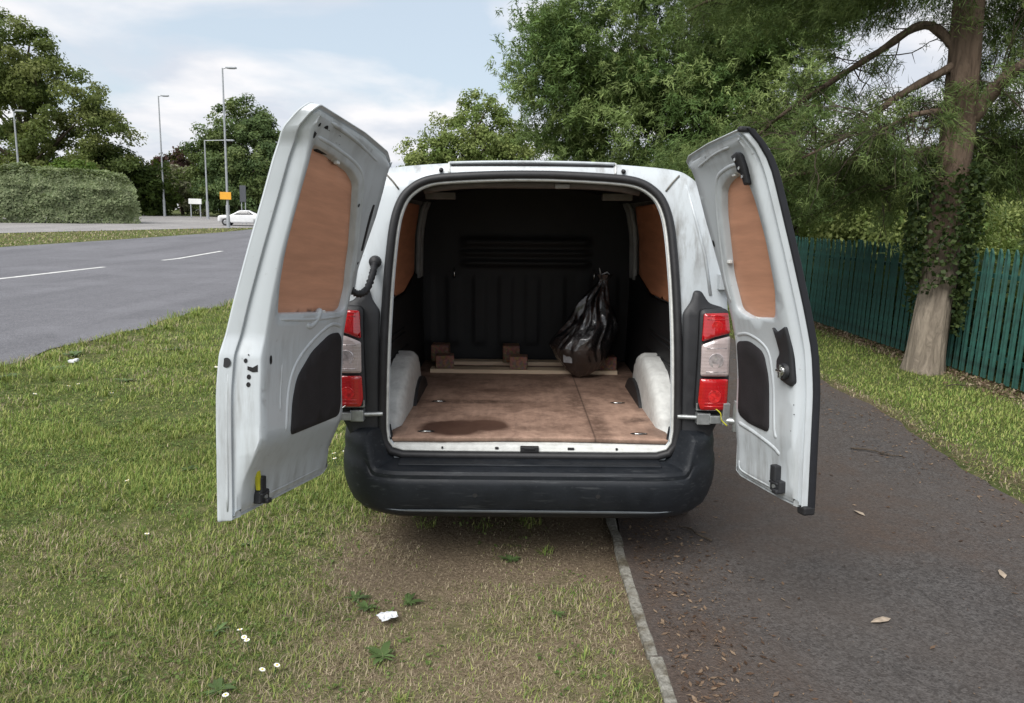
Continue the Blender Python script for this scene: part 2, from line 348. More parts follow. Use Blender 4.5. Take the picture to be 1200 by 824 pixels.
# ------------------------------------------------------------------ terrain and paved sheets
def ter(Y): return np.interp(Y, [24, 64, 78], [0, 1.05, 1.32])
def path_left(y): return .60+.05*np.sin(y*1.7)+.05*(fbm(y*1.3, y*0+3, 40)-.5)
def path_right(y): return 3.26+.10*np.sin(y*.9+1)+.35*(fbm(y*1.1, y*0+9, 44)-.5)
def dryness(x, y):
    d = .12+.80*(fbm(x*.9+5, y*.9, 3)-.5)+.35*(fbm(x*3, y*3+7, 8)-.5)
    d += (.62+.5*(fbm(x*2.2+3, y*2.2, 25)-.5))*sstep(-1.15, -.35, x)*(1-sstep(3.6, 4.6, y))*sstep(-10, 1.5, y)
    d += .22*np.exp(-((x+1.9)**2+(y-2.6)**2)/.5)
    d += .25*sstep(-4.4, -5.0, x)*(fbm(x*2, y*2, 20))
    d += .35*np.exp(-((x-3.45)/.22)**2)
    return np.clip(d, 0, 1)
def soilness(x, y):
    s = np.exp(-((x-.86)/.30)**2)*.9*(y < 9)
    s = s+.6*np.exp(-((x-5.15)/.22)**2)*(.5+fbm(x*3, y*3, 60))+.35*np.exp(-((x-3.35)/.15)**2)
    s = s+.2*sstep(-.75, -.35, x)*sstep(3.0, 3.35, y)*(x < .6)*(y < 8)
    return np.clip(s, 0, 1)
xs = np.unique(np.r_[-900, -500, -300, -200, np.arange(-150, -40, 10), np.arange(-40, -8, 2.), np.arange(-8, -5.2, .4), np.arange(-5.2, 6, .07), np.arange(6, 12, .5), np.arange(12, 60, 4.), 80, 120, 200, 400, 900])
ys = np.unique(np.r_[-300, -100, -40, -15, -6, -3, -1, 0, np.arange(.6, 7, .07), np.arange(7, 16, .16), np.arange(16, 24, .8), 24, np.arange(28, 64, 4.), 64, 70, 78, 100, 140, 220, 400, 900, 1800])
X, Y = np.meshgrid(xs, ys); near = (np.abs(X) < 6) & (Y < 16) & (Y > 0)
Z = ter(Y)+np.where(near & (X < .5), .03*(fbm(X*1.2, Y*1.2, 71)-.5)*sstep(-5.0, -4.2, X), 0)
V = np.stack([X, Y, Z], -1).reshape(-1, 3); nx, ny = len(xs), len(ys)
I = np.arange(nx*ny).reshape(ny, nx); F = np.stack([I[:-1, :-1], I[:-1, 1:], I[1:, 1:], I[1:, :-1]], -1).reshape(-1, 4)
cc = np.stack([dryness(V[:, 0], V[:, 1]), soilness(V[:, 0], V[:, 1]), V[:, 0]*0], 1)
tag(obj('ground', V, F, GROUND, smooth=True, cols=cc), kind='structure')
def sheet(name, left, right, yy, lift, mat, nxs=8, kind='structure', cols=None):
    yy = np.asarray(yy, float); l = left(yy) if callable(left) else np.full_like(yy, left); r = right(yy) if callable(right) else np.full_like(yy, right)
    t = np.linspace(0, 1, nxs+1); XX = l[:, None]*(1-t)+r[:, None]*t; YY = np.repeat(yy[:, None], nxs+1, 1); ZZ = ter(YY)+lift
    V = np.stack([XX, YY, ZZ], -1).reshape(-1, 3); I = np.arange(len(V)).reshape(len(yy), nxs+1)
    F = np.stack([I[:-1, :-1], I[:-1, 1:], I[1:, 1:], I[1:, :-1]], -1).reshape(-1, 4)
    o = obj(name, V, F, mat, smooth=True, cols=cols(V[:, 0], V[:, 1]) if cols else None); tag(o, kind=kind); return o
yy = np.r_[np.arange(-8, 1, .8), np.arange(1, 12, .08), np.arange(12, 24.1, .5)]
def path_cols(x, y):
    e = np.exp(-((x-path_left(y))/.30)**2)*1.1+.55*np.exp(-((x-path_right(y))/.22)**2)
    e += .55*sstep(3.2, 3.5, y)*(1-sstep(2.0, 2.9, x))+.25*(fbm(x*1.5, y*.8, 31) > .55)+.15
    return np.stack([np.clip(e*(.5+fbm(x*2.5, y*2.5, 33)), 0, 1)]*3, 1)
sheet('path', path_left, path_right, yy, .018, PATHM, 40, cols=path_cols)
far_l = lambda y: np.interp(y, [-30, 24, 26, 33, 40, 60, 130], [-19.0, -19.0, -18.6, -17.2, -16.2, -15.8, -15.8])
near_e = lambda y: -5.12+.02*(y-7)+.06*np.sin(y*2.1)*(y < 24)+.05*np.sin(y*5.3)
yr = np.r_[np.arange(-30, 2, 4), np.arange(2, 24, .25), 24, np.arange(28, 64, 4), 64, 78, 100, 130]
sheet('road', far_l, near_e, yr, .012, ROADM, 10)
for a, b in ((-6, -3), (0, 3), (6, 9), (12.5, 19.6), (22.9, 27.6), (31, 34), (37, 40)):
    q = np.unique(np.r_[np.linspace(a, b, 6), 24 if a < 24 < b else a]); sheet('road_marking', lambda y: -11.15+.0*y, lambda y: -11.0+.0*y, q, .016, LINE, 1)
sheet('pavement', lambda y: np.interp(y, [20, 36, 42, 47, 52, 64], [-60, -48, -44, -36, -34, -34]), lambda y: np.interp(y, [20, 33, 38, 44, 47, 64], [-28, -24.2, -21.8, -18.6, -16.5, -16.5]), [20, 24, 30, 33, 36, 38, 40, 42, 44, 46, 47, 50, 52, 56, 60, 64], .016, PAVEM, 6)
# concrete path edging, one piece after another
edg = tag(empty('path_edging', (0, 0, 0)), 'narrow mossy concrete edging between dry grass and asphalt path', 'edging')
yk = -1.2; 
while yk < 9:
    m = MB(); l = .915; x0 = .568+.012*random.uniform(-1, 1)
    prof = [(-.024, -.10), (-.024, .012), (-.019, .019), (.018, .021), (.024, .014), (.024, -.10)]
    st = np.linspace(yk+.004, yk+l-.004, 9); 
    for i, y in enumerate(st):
        j = [random.uniform(-.004, .004) for _ in prof]; m.V += [(x0+px+j[k], y, pz+.35*j[k]) for k, (px, pz) in enumerate(prof)]
    n = len(prof)
    for i in range(8): m.F += [(i*n+k, i*n+k+1, (i+1)*n+k+1, (i+1)*n+k) for k in range(n-1)]
    m.F += [tuple(range(n)), tuple(8*n+k for k in range(n-1, -1, -1))]
    fixn(m.build('edging_stone', KERBM, edg)); yk += l

# ------------------------------------------------------------------ van
VAN = empty('panel_van', (.107, 3.1, 0)); VAN.rotation_euler = (0, R(-1.3), 0)
tag(VAN, 'white panel van with both rear doors swung open and an empty plywood-floored hold', 'van')
ZG = [0, .5, .95, 1.1, 1.25, 1.43, 1.6, 1.75, 1.84, 1.88]; GG = [0, 0, 0, .015, .055, .11, .165, .215, .27, .34]
_zs = np.linspace(.2, 2, 361); _gs = np.interp(_zs, ZG, GG); _k = np.ones(17)/17; _gs = np.r_[_gs[:8], np.convolve(_gs, _k, 'valid'), _gs[-8:]]
def gz(z): return float(np.interp(z, _zs, _gs))
def yf(z): return .10+.6*gz(z)
half = spline([(.76, .36), (.79, .50), (.825, .68), (.872, .80), (.885, 1.0), (.878, 1.22), (.855, 1.45), (.812, 1.63), (.758, 1.745), (.705, 1.800), (.63, 1.830), (.42, 1.850), (.2, 1.859), (0, 1.862)], 5)
ap_half = spline([(.655, .66), (.652, .78), (.640, 1.05), (.627, 1.30), (.612, 1.48), (.599, 1.58), (.582, 1.645), (.557, 1.695), (.520, 1.730), (.480, 1.752), (.430, 1.765), (.36, 1.772), (.24, 1.779), (.1, 1.784), (0, 1.785)], 5)
ap_bot = [np.array(p) for p in ((.0, .556), (.2, .556), (.4, .556), (.58, .558), (.628, .572), (.650, .605))]
aph = ap_bot+ap_half
APER = np.array([p for p in aph]+[np.array((-p[0], p[1])) for p in aph[-2:0:-1]])
# body shell: lofted sections, the rear end closed by the door frame with its opening
def body():
    outl = [np.array((0, .36))]+half; full = outl+[np.array((-p[0], p[1])) for p in outl[-2:0:-1]]; full = np.array(full); n = len(full)
    top = lambda y: np.interp(y, [0, 2.55, 3.35, 4.0, 4.28, 4.32], [1.862, 1.862, 1.13, 1.0, .72, .60]); wd = lambda y: np.interp(y, [0, .6, 2.6, 3.6, 4.1, 4.32], [1, 1.015, 1.015, 1.0, .93, .80])
    m = MB(); st = [None, .45, 1.0, 1.8, 2.5, 2.7, 2.9, 3.1, 3.35, 3.7, 4.0, 4.2, 4.3]
    for s in st:
        for x, z in full:
            if s is None: m.V.append((x, yf(z), z))
            else:
                zz = .36+(z-.36)*(top(s)-.36)/(1.862-.36); m.V.append((x*wd(s), max(s, yf(z)+.1), zz))
    for i in range(len(st)-1): m.F += bridge(n, i*n, (i+1)*n)
    m.F.append(tuple((len(st)-1)*n+k for k in range(n)))
    V, T = fill(full, [APER], .05); m.add([(x, yf(z), z) for x, z in V], T)
    na = len(APER); lip = inset(APER, .012)      # white returned lip of the opening
    m.add([(x, yf(z), z) for x, z in APER]+[(x, yf(z)+.010, z) for x, z in lip]+[(x, yf(z)+.035, z) for x, z in inset(lip, -.004)], bridge(na, 0, na)+bridge(na, na, 2*na))
    o = m.build('body', WHITE, VAN, auto=32); fixn(o); return o
body()
def ring(name, off, yo, rad, mat, n=8):
    P = inset(APER, -off); V, F = tube([(x, yf(z)+yo, z) for x, z in np.vstack([P, P[:1]])], rad, n, False); return obj(name, V, F, mat, VAN, smooth=True)
ring('door_seal', .018, -.012, .0185, RUBBER)
ring('aperture_flange', -.004, -.002, .0062, FLANGE, 6)
# roof edge lip and a dark strip painting the shade in its groove
m = MB()
pts = [(x, yf(1.855)-.012, 1.864-.05*x*x-.004) for x in np.linspace(-.372, .372, 19)]
m.tube(pts, .007, 6); m.build('roof_lip', WHITE, VAN, smooth=True)
m = MB(); m.tube([(x, yf(1.845)-.001, 1.8475-.05*x*x) for x in np.linspace(-.365, .365, 15)], .0055, 6); m.build('roof_groove_shade', RUBBER, VAN, smooth=True)
for sx_ in (-1, 1):
    # folded panel joints of the upper corner
    m = MB(); m.tube([(sx_*.375, yf(1.86)-.004, 1.856), (sx_*.375, yf(1.83)-.006, 1.82), (sx_*.372, yf(1.81)-.004, 1.808)], .0055, 6); m.build('panel_joint', FLANGE, VAN, smooth=True)
    m = MB(); m.tube([(sx_*.660, yf(1.805)-.003, 1.805), (sx_*.625, yf(1.77)-.005, 1.770), (sx_*.598, yf(1.735)-.003, 1.735)], .004, 6); m.build('panel_joint', simple('dirty_seam', (.16, .15, .13), .8, .5, 40), VAN, smooth=True)
    m = MB(); m.tube([(sx_*.69, yf(1.77)-.001, 1.76), (sx_*.735, yf(1.60)-.001, 1.60), (sx_*.775, yf(1.45)-.001, 1.45), (sx_*.80, yf(1.28)-.002, 1.28)], .007, 6); m.build('pillar_crease', WHITE, VAN, smooth=True)
    m = MB(); m.tube([(sx_*.41, yf(1.822)-.016, 1.820), (sx_*.41, yf(1.822)+.01, 1.822)], [.009, .011], 10); m.build('rubber_stop', RUBBER, VAN, smooth=True)
# plastic pillar trims with the lamp clusters
def gfn(yo): return lambda u, v, t: (u, yf(v)+yo-t, v)
for sx_ in (-1, 1):
    tr = rpoly([(sx_*.688, .60), (sx_*.80, .60), (sx_*.866, .74), (sx_*.876, 1.0), (sx_*.862, 1.225), (sx_*.79, 1.245), (sx_*.755, 1.30), (sx_*.725, 1.30), (sx_*.712, 1.25), (sx_*.675, 1.20), (sx_*.682, .9)], .02, 4, .05)
    plate('pillar_trim', tr, gfn(-.002), 0, .022, BLACKP, VAN, .010, .04)
    bx0, bx1 = .735, .878
    hs = rpoly([(sx_*bx0, .770), (sx_*bx1, .770), (sx_*bx1, 1.0), (sx_*(bx1-.012), 1.228), (sx_*(bx0+.008), 1.222)], .025, 5, .04)
    hou = plate('tail_light', hs, gfn(-.024), 0, .040, BLACKP, VAN, .012, .04)
    def lens_piece(name, pts, mat):
        P = rpoly(pts, .010, 4, .02); c = np.array([sx_*.806, .995])
        def fn(u, v, t):
            d = ((u-c[0])/.075)**2; return (u, yf(v)-.064-t*(1-.35*d), v)
        return plate(name, P, fn, 0, .030, mat, hou, .008, .018)
    a, b = sx_*.745, sx_*.868
    lens_piece('red_lens', [(a, 1.085), (sx_*.80, 1.108), (b, 1.125), (sx_*.858, 1.212), (sx_*.752, 1.208)], RED)
    lens_piece('clear_lens', [(a, .935), (b, .935), (b, 1.112), (sx_*.80, 1.095), (a, 1.072)], CLEAR)
    lens_piece('red_lens', [(sx_*.752, .782), (b, .782), (b, .922), (a, .922), (sx_*.741, .82)], RED)
    for zz, rr, mt in ((.845, .030, REDIN), (1.155, .024, REDIN), (1.005, .034, CHROMEIN)):
        ob = MB(); q = yf(zz)-.0925; ob.tube([(sx_*.808, q, zz), (sx_*.808, q-.0030, zz), (sx_*.808, q-.0018, zz), (sx_*.808, q-.0035, zz)], [rr, rr*.94, rr*.55, rr*.25], 18); ob.build('reflector_bowl', mt, hou, auto=25)
    for zz in (.80, .815, 1.185, 1.20, .955, 1.06):
        ob = MB(); q = yf(zz)-.0925; ob.tube([(sx_*.765, q, zz), (sx_*.808, q-.001, zz), (sx_*.852, q+.003, zz)], .0022, 6); ob.build('lens_rib', REDIN if abs(zz-1.0) > .1 else CHROMEIN, hou, smooth=True)
    # hinge arms: lower one bright, with a spindle reaching to the opening
    hm = MB(); 
    hm.tube([(sx_*.665, .075, .735), (sx_*.75, .062, .735)], .011, 10); hm.box((sx_*.775, .055, .735), (.06, .045, .052)); hm.box((sx_*.835, .035, .735), (.075, .03, .036))
    hm.box((sx_*.79, .055, .79), (.10, .03, .036)); hm.box((sx_*.865, .03, .765), (.03, .05, .10)); hm.tube([(sx_*.905, .0, .69), (sx_*.905, .0, .83)], .014, 10)
    hm.tube([(sx_*.85, .03, .735), (sx_*.905, .0, .735)], .016, 8)
    hm.build('hinge', STEEL, VAN, bevel=.004)
    hm = MB(); hm.box((sx_*.86, yf(1.34)-.02, 1.34), (.06, .05, .07)); hm.tube([(sx_*.89, .05, 1.29), (sx_*.89, .055, 1.40)], .013, 10); hm.build('hinge', DOORW, VAN, bevel=.005)
    m = MB(); 
    m.tube(spline([(sx_*.80, .02, .80), (sx_*.835, .0, .775), (sx_*.845, .005, .74), (sx_*.87, .0, .715)], 5), .0028, 6); m.build('hinge_spring', YELLOW if sx_ > 0 else CHROME, VAN, smooth=True)
# bumper: one profile swept round the corners
def bumper_mesh():
    m = MB(); hw, cr = .806, .26; flat = hw-cr; path = []
    for x in np.linspace(-flat, flat, 25): path.append((x, 0., 0., -1.))
    for a_ in np.linspace(0, math.pi/2, 26)[1:]: path.append((flat+cr*math.sin(a_), cr*(1-math.cos(a_)), math.sin(a_), -math.cos(a_)))
    path.append((hw, .62, 1., 0.)); path = [(-x, y, -p, q) for x, y, p, q in path[:24:-1]]+path
    for x, y, nx_, ny_ in path:
        k = float(sstep(.662, .700, abs(x))); zt = .520+.152*k
        pr = [(-.10, zt), (.020+.012*(1-k), zt-.002), (.045+.012*(1-k), zt-.010), (.062+.006*(1-k), zt-.028), (.070, .498+.10*k), (.070, .480+.06*k), (.076, .474+.055*k), (.080, .455+.03*k), (.079, .430), (.074, .395), (.058, .345), (.050, .332), (.046, .318), (.018, .290), (-.02, .270), (-.12, .262)]
        for d, z in pr: m.V.append((x+nx_*d, y+ny_*d, z))
    n = 16
    for i in range(len(path)-1): m.F += [(i*n+k, i*n+k+1, (i+1)*n+k+1, (i+1)*n+k) for k in range(n-1)]
    return m.build('bumper', BUMP, VAN, auto=34)
bp = bumper_mesh()
def on_bumper(x, z):      # outward depth of the swept profile
    d = np.interp(z, [.29, .318, .345, .405, .455, .494], [.020, .040, .058, .074, .079, .074]); c = max(0., abs(x)-.535); return -d+(c*c/.52)
m = MB(); nn = 41
for i, x in enumerate(np.linspace(-.645, .645, nn)):
    h = .0075*(1-abs(x/.645)**6)+.0008
    for z in (.326-h, .326+h): m.V.append((x, on_bumper(x, z)-.006, z))
    m.V.append((x, on_bumper(x, .326)-.010, .326))
for i in range(nn-1): m.F += [(i*3, i*3+3, i*3+5, i*3+2), (i*3+2, i*3+5, i*3+4, i*3+1)]
m.build('bumper_trim', simple('grey_trim', (.16, .18, .20), .32, .2), bp, smooth=True)
for x, z in ((-.70, .43), (-.24, .41), (.30, .41), (.72, .42)):
    m = MB(); m.tube([(x, on_bumper(x, z)+.004, z), (x, on_bumper(x, z)-.0035, z)], [.011, .010], 14); m.build('parking_sensor', RUBBER, bp, auto=30)
m = MB(); m.box((0, .042, .523), (1.18, .10, .012)); m.build('step_plate', BUMP, VAN, bevel=.004)
# white sill under the opening, striker and small fixings
m = MB(); nn = 31
for i, x in enumerate(np.linspace(-.628, .628, nn)):
    b = .006*math.sin((x+.2)*4)
    for y, z in ((.098, .560), (.102, .578), (.112, .586), (.30, .592)): m.V.append((x, y, z))
for i in range(nn-1): m.F += [(i*4+k, (i+1)*4+k, (i+1)*4+k+1, i*4+k+1) for k in range(3)]
sill = m.build('sill', FLANGE, VAN, auto=40)
m = MB(); m.box((0, .093, .570), (.085, .02, .026)); m.box((0, .088, .575), (.05, .02, .012)); m.build('striker', RUBBER, VAN, bevel=.003)
for x, d in ((.19, .03), (-.15, .016), (-.40, .008), (.40, .010)):
    m = MB(); m.box((x, .0965, .572), (d, .010, .010)); m.build('sill_clip', RUBBER, VAN, bevel=.002)
# load floor
def floor_pts():
    f = [(-.648, .118), (-.4, .118), (-.15, .134), (.15, .136), (.4, .124), (.648, .112), (.655, .24), (.62, .32), (.62, 1.06), (.70, 1.12), (.715, 2.0), (-.715, 2.0), (-.70, 1.12), (-.62, 1.06), (-.62, .32), (-.655, .24)]
    return rpoly(f, .012, 3, .08)
fl = plate('load_floor', floor_pts(), lambda u, v, t: (u, v, t), .594, .612, PLYFLOOR, VAN, .002, .12)
for x, y in ((-.49, .22), (.52, .21), (-.49, .80), (.50, .80)):
    m = MB()
    th = np.linspace(0, 2*math.pi, 17)[:-1]; m.add([(x+.042*math.cos(a), y+.020*math.sin(a), .6125) for a in th], [tuple(range(16))]); o = m.build('tie_down_slot', HOLE, VAN)
    m = MB(); m.tube([(x-.03, y-.004, .6135), (x-.02, y-.013, .6155), (x+.02, y-.013, .6155), (x+.03, y-.004, .6135)], .0035, 6); m.build('tie_down_ring', CHROME, VAN, smooth=True)
# hold lining
def wallx(z): return float(np.interp(z, [.6, 1.15, 1.5, 1.68, 1.8], [.725, .737, .722, .690, .62]))
for sx_ in (-1, 1):
    def wf(yo): return lambda u, v, t: (sx_*(wallx(v)-t), u, v)
    m = MB(); zz = np.linspace(.585, 1.80, 24); ysn = np.linspace(0, 1, 14)
    for t in ysn:
        for z in zz:
            y0 = yf(z)+.04; m.V.append((sx_*(wallx(z)+.03), y0+(2.06-y0)*t, z))
    nz = len(zz)
    for i in range(13): m.F += [(i*nz+k, i*nz+k+1, (i+1)*nz+k+1, (i+1)*nz+k) for k in range(nz-1)]
    m.build('inner_side', simple('grey_inner_steel', (.30, .31, .31), .5, .3, 8), VAN, smooth=True)
    lo = rpoly([(.25, .60), (1.98, .60), (1.98, 1.26), (1.55, 1.24), (1.2, 1.16), (.7, 1.17), (.27, 1.185)], .03, 4, .07)
    sl = plate('side_lining', lo, wf(0), -.02, .012, LINING, VAN, .006, .07)
    for z, y0, y1 in ((.98, .35, 1.1), (.95, .35, 1.1), (.86, .5, 1.2)):
        m = MB(); m.tube([(sx_*(wallx(z)-.013), y0, z+.02), (sx_*(wallx(z)-.014), y1, z)], .006, 6); m.build('lining_rib', LINING, sl, smooth=True)
    up = rpoly([(.30, 1.195), (.72, 1.185), (1.2, 1.18), (1.62, 1.26), (1.60, 1.69), (.36, 1.70)], .04, 5, .05)
    plate('side_panel', up, wf(0), -.02, .004, PLYIN, VAN, .003, .05)
    m = MB()
    for y in (1.72, 1.86): m.tube([(sx_*(wallx(z)-.012), y+.02*math.sin(z*7), z) for z in np.linspace(1.22, 1.72, 9)], .018, 8)
    m.build('side_rib', simple('grey_rib_steel', (.26, .27, .27), .5, .3, 8), VAN, smooth=True)
    # fluted wheel arch box
    m = MB(); na = 33; c = (.84, .60); prof2 = []
    for i, a in enumerate(np.linspace(0, math.pi, na)):
        f = 1+.02*math.cos(a*18); ca = -math.cos(a); prof2.append((c[0]+(.27 if ca > 0 else .56)*ca*f, c[1]-.012+.29*max(0., math.sin(a))**(.8 if ca > 0 else 1.25)*f))
    for k, (xo, s_) in enumerate(((.76, 1.), (.655, 1.), (.635, .975), (.622, .92), (.618, .70), (.617, .35))):
        for y, z in prof2: m.V.append((sx_*(xo), c[0]+(y-c[0])*s_, .588+(z-.588)*s_))
    for k in range(5): m.F += [(k*na+i, k*na+i+1, (k+1)*na+i+1, (k+1)*na+i) for i in range(na-1)]
    m.F.append(tuple(5*na+i for i in range(na)))
    fixn(m.build('wheel_arch', FLANGE, VAN, auto=50))
    m = MB(); m.box((sx_*.50, 1.10, 1.735), (.17, .05, .04)); m.build('roof_bracket', simple('grey_bracket', (.22, .22, .21), .6, .3), VAN, bevel=.006)
# headlining and bulkhead
m = MB(); nx_ = 21
for y in (None, .6, 1.2, 2.06):
    for x in np.linspace(-.66, .66, nx_):
        z = 1.812-.10*abs(x/.66)**4; m.V.append((x, (yf(z)+.10) if y is None else y, z))
for i in range(3): m.F += [(i*nx_+k, i*nx_+k+1, (i+1)*nx_+k+1, (i+1)*nx_+k) for k in range(nx_-1)]
m.build('headlining', LINING, VAN, smooth=True)
m = MB(); m.tube([(x, yf(1.77)+.10, 1.768-.03*abs(x/.5)**4) for x in np.linspace(-.5, .5, 13)], .022, 8); m.build('header_rail', simple('brown_grey_rail', (.13, .11, .10), .6, .3), VAN, smooth=True)
m = MB(); m.box((.14, yf(1.77)+.085, 1.757), (.07, .03, .022)); m.build('roof_lamp', simple('cloudy_lamp', (.30, .28, .26), .4, .2), VAN, bevel=.005)
xsb = np.linspace(-.78, .78, 105); zsb = np.linspace(.585, 1.83, 84); m = MB()
for z in zsb:
    for x in xsb:
        d = 0.
        if .70 < z < 1.24: d += .009*(.5+.5*math.tanh(6*math.sin(x*34)))*float(sstep(.70, .76, z))*float(1-sstep(1.18, 1.24, z))
        for zc_, hw in ((1.305, .022), (1.375, .020), (1.45, .030)):
            if abs(x) < .48: d += .026*math.exp(-((z-zc_)/hw)**2)*float(1-sstep(.40, .48, abs(x)))
        m.V.append((x, 2.02-d, z))
nb = len(xsb)
for i in range(len(zsb)-1): m.F += [(i*nb+k, i*nb+k+1, (i+1)*nb+k+1, (i+1)*nb+k) for k in range(nb-1)]
bk = m.build('bulkhead', LINING, VAN, smooth=True)
for x, z in ((-.50, 1.235), (.47, 1.225)):
    m = MB(); m.tube(spline([(x, 1.98, z+.035), (x+.004, 1.955, z+.02), (x+.004, 1.95, z-.015), (x, 1.965, z-.03)], 4), .005, 6); m.build('lashing_hook', CHROME, bk, smooth=True)
# underbody, axle, wheels
m = MB(); m.box((0, 2.1, .40), (1.60, 3.9, .16)); m.box((0, .50, .42), (1.5, .75, .22)); m.tube([(-.70, .95, .31), (.70, .95, .31)], .05, 10); m.tube([(.35, .25, .27), (.35, .9, .27)], .07, 12); m.build('underbody', RUBBER, VAN)
for sx_ in (-1, 1):
    for yw in (.95, 3.68):
        prof3 = [(.20, .085), (.30, .095), (.318, .075), (.322, .0), (.318, -.075), (.30, -.095), (.20, -.085)]; m = MB(); n = 28
        for a in range(n):
            for r_, w_ in prof3: m.V.append((sx_*.76+w_, yw+r_*math.cos(a*2*math.pi/n), .318+r_*math.sin(a*2*math.pi/n)))
        k = len(prof3)
        for a in range(n): m.F += [(a*k+i, a*k+i+1, ((a+1) % n)*k+i+1, ((a+1) % n)*k+i) for i in range(k-1)]
        t_ = m.build('wheel', TYRE, VAN, auto=40); mm = MB(); mm.tube([(sx_*.70, yw, .318), (sx_*.83, yw, .318), (sx_*.838, yw, .318)], [.205, .205, .09], 24); mm.build('rim', ALLOY, t_, auto=30)
        mm = MB(); mm.tube([(sx_*.60, yw, .33), (sx_*.908, yw, .33)], .385, 26); mm.build('wheel_housing', RUBBER, VAN, auto=30)
for sx_ in (-1, 1):
    sw = rpoly([(2.0, 1.08), (3.0, 1.06), (2.62, 1.60), (2.05, 1.66)], .05, 4, .1)
    plate('side_window', sw, lambda u, v, t: (sx_*(float(np.interp(v, [p[1] for p in half], [p[0] for p in half]))*1.015+.002+t), u, v), -.01, .004, GLASS, VAN, .002, .1)
    m = MB(); m.box((sx_*1.0, 2.95, 1.18), (.14, .10, .20)); m.box((sx_*.91, 2.97, 1.10), (.10, .05, .04)); m.build('wing_mirror', BLACKP, VAN, bevel=.03)

# ---- doors. door coordinates: u from hinge to free edge, z height, t depth of the pressing
DP = {-1: (.897, -.018, 1.799, .05, .05), 1: (.91, .002, 1.836, .036, .031)}
def make_door(s, outline, tin, label):
    hx, hy, al, ph, th = DP[s]; o0 = Vector((s*hx, hy, .75))
    ax = Vector((-s*math.sin(th), math.sin(ph), math.cos(th))).normalized()
    def fn(u, z, t): return (-s*u, gz(z)+t, z-.75)
    return o0, Matrix.Rotation(s*al, 4, ax), fn
def door_shell(s, outline, tin, windows, label):
    o0, rm, fn = make_door(s, outline, tin, label)
    P = rpoly(outline, .014, 5, .03); n = len(P); m = MB()
    seq = [(0., 0.), (0., .006), (.003, .010), (.009, .046), (.012, .049), (.021, .044), (.024, .045), (.026, .056)]
    for d, t in seq: 
        Q = inset(P, d); m.V += [fn(u, z, t) for u, z in Q]
    for i in range(len(seq)-1): m.F += bridge(n, i*n, (i+1)*n)
    Qa = inset(P, .036); Qb = inset(P, .042); b = len(m.V)
    m.V += [fn(u, z, max(.058, tin(z)-.006)) for u, z in Qa]; m.V += [fn(u, z, max(.060, tin(z))) for u, z in Qb]
    m.F += bridge(n, b-n, b)+bridge(n, b, b+n)
    holes = [rpoly(h, r_, 6, .03) for h, r_, dep, pm, nm in windows if dep]
    V, T = fill(Qb, holes, .035); m.add([fn(u, z, tin(z)) for u, z in V], T)
    for h in holes:
        k = len(h); h2 = inset(h, .004); h3 = inset(h, .008)
        m.add([fn(u, z, tin(z)) for u, z in h]+[fn(u, z, tin(z)-.006) for u, z in h2]+[fn(u, z, tin(z)-.034) for u, z in h3], bridge(k, 0, k)+bridge(k, k, 2*k))
    V, T = fill(P, (), .05); m.add([fn(u, z, 0) for u, z in V], T)
    d = m.build('rear_door', DOORW, VAN, auto=38); fixn(d)
    d.matrix_local = Matrix.Translation(o0) @ rm; tag(d, label)
    for h, r_, dep, pm, nm in windows:
        if dep: plate(nm, rpoly(h, r_, 6, .03), lambda u, z, t: fn(u, z, tin(z)+t), -.036, -.028, pm, d, .001, .05)
        else: plate(nm, rpoly(h, r_, 6, .03), lambda u, z, t: fn(u, z, tin(z)+t), -.01, .006, pm, d, .003, .05)
    return d, fn
def disc(d, fn, tin, u, z, r_, name='drain_hole', mat=HOLE, sx_=1., sz=1., t=.0012):
    th = np.linspace(0, 2*math.pi, 15)[:-1]; f = lambda a, k, tt: fn(u+r_*k*sx_*math.cos(a), z+r_*k*sz*math.sin(a), tin(z+r_*k*sz*math.sin(a))+tt)
    m = MB(); m.add([f(a, 1., t) for a in th]+[f(a, .8, t-.0004) for a in th]+[fn(u, z, tin(z)+t-.0004)], bridge(14, 0, 14)+[(14+i, 14+(i+1) % 14, 28) for i in range(14)]); return fixn(m.build(name, mat, d))
# wide left door
tinL = lambda z: float(np.interp(z, [.50, .56, .64, .78, 1.0, 1.2, 1.4, 1.72, 1.80, 1.89], [.061, .062, .078, .145, .140, .122, .106, .098, .082, .062]))
outL = [(.070, .535), (.12, .512), (.60, .502), (.772, .498), (.776, .80), (.776, 1.07), (.758, 1.135), (.757, 1.60), (.762, 1.76), (.778, 1.80), (.778, 1.86), (.755, 1.888), (.40, 1.880), (.15, 1.862), (.055, 1.838), (.048, 1.6), (.075, 1.42), (.098, 1.28), (.098, .85), (.085, .65)]
winL = [([(.668, 1.205), (.692, 1.316), (.702, 1.48), (.702, 1.64), (.700, 1.772), (.56, 1.762), (.385, 1.738), (.315, 1.705), (.270, 1.62), (.200, 1.469), (.158, 1.31), (.165, 1.225), (.20, 1.207)], .022, 1, PLY, 'plywood_panel'),
        ([(.160, 1.10), (.190, 1.128), (.263, 1.125), (.400, 1.062), (.500, .981), (.535, .889), (.552, .767), (.178, .785), (.157, .838)], .03, 0, DARKBOARD, 'hardboard_panel')]
DL, fL = door_shell(-1, outL, tinL, winL, 'wide left rear door, inner pressing with brown plywood window blank')
def edgef(t_off=0.): return lambda z: tinL(z)-.006
flat = lambda z: .0165
m = MB(); m.add([fL(.776-.0065+.0022, 1.045+.017*math.sin(a), .028+.017*math.cos(a)) for a in np.linspace(0, 2*math.pi, 17)[:-1]], [tuple(range(16))]); m.build('rubber_plug', RUBBER, DL)
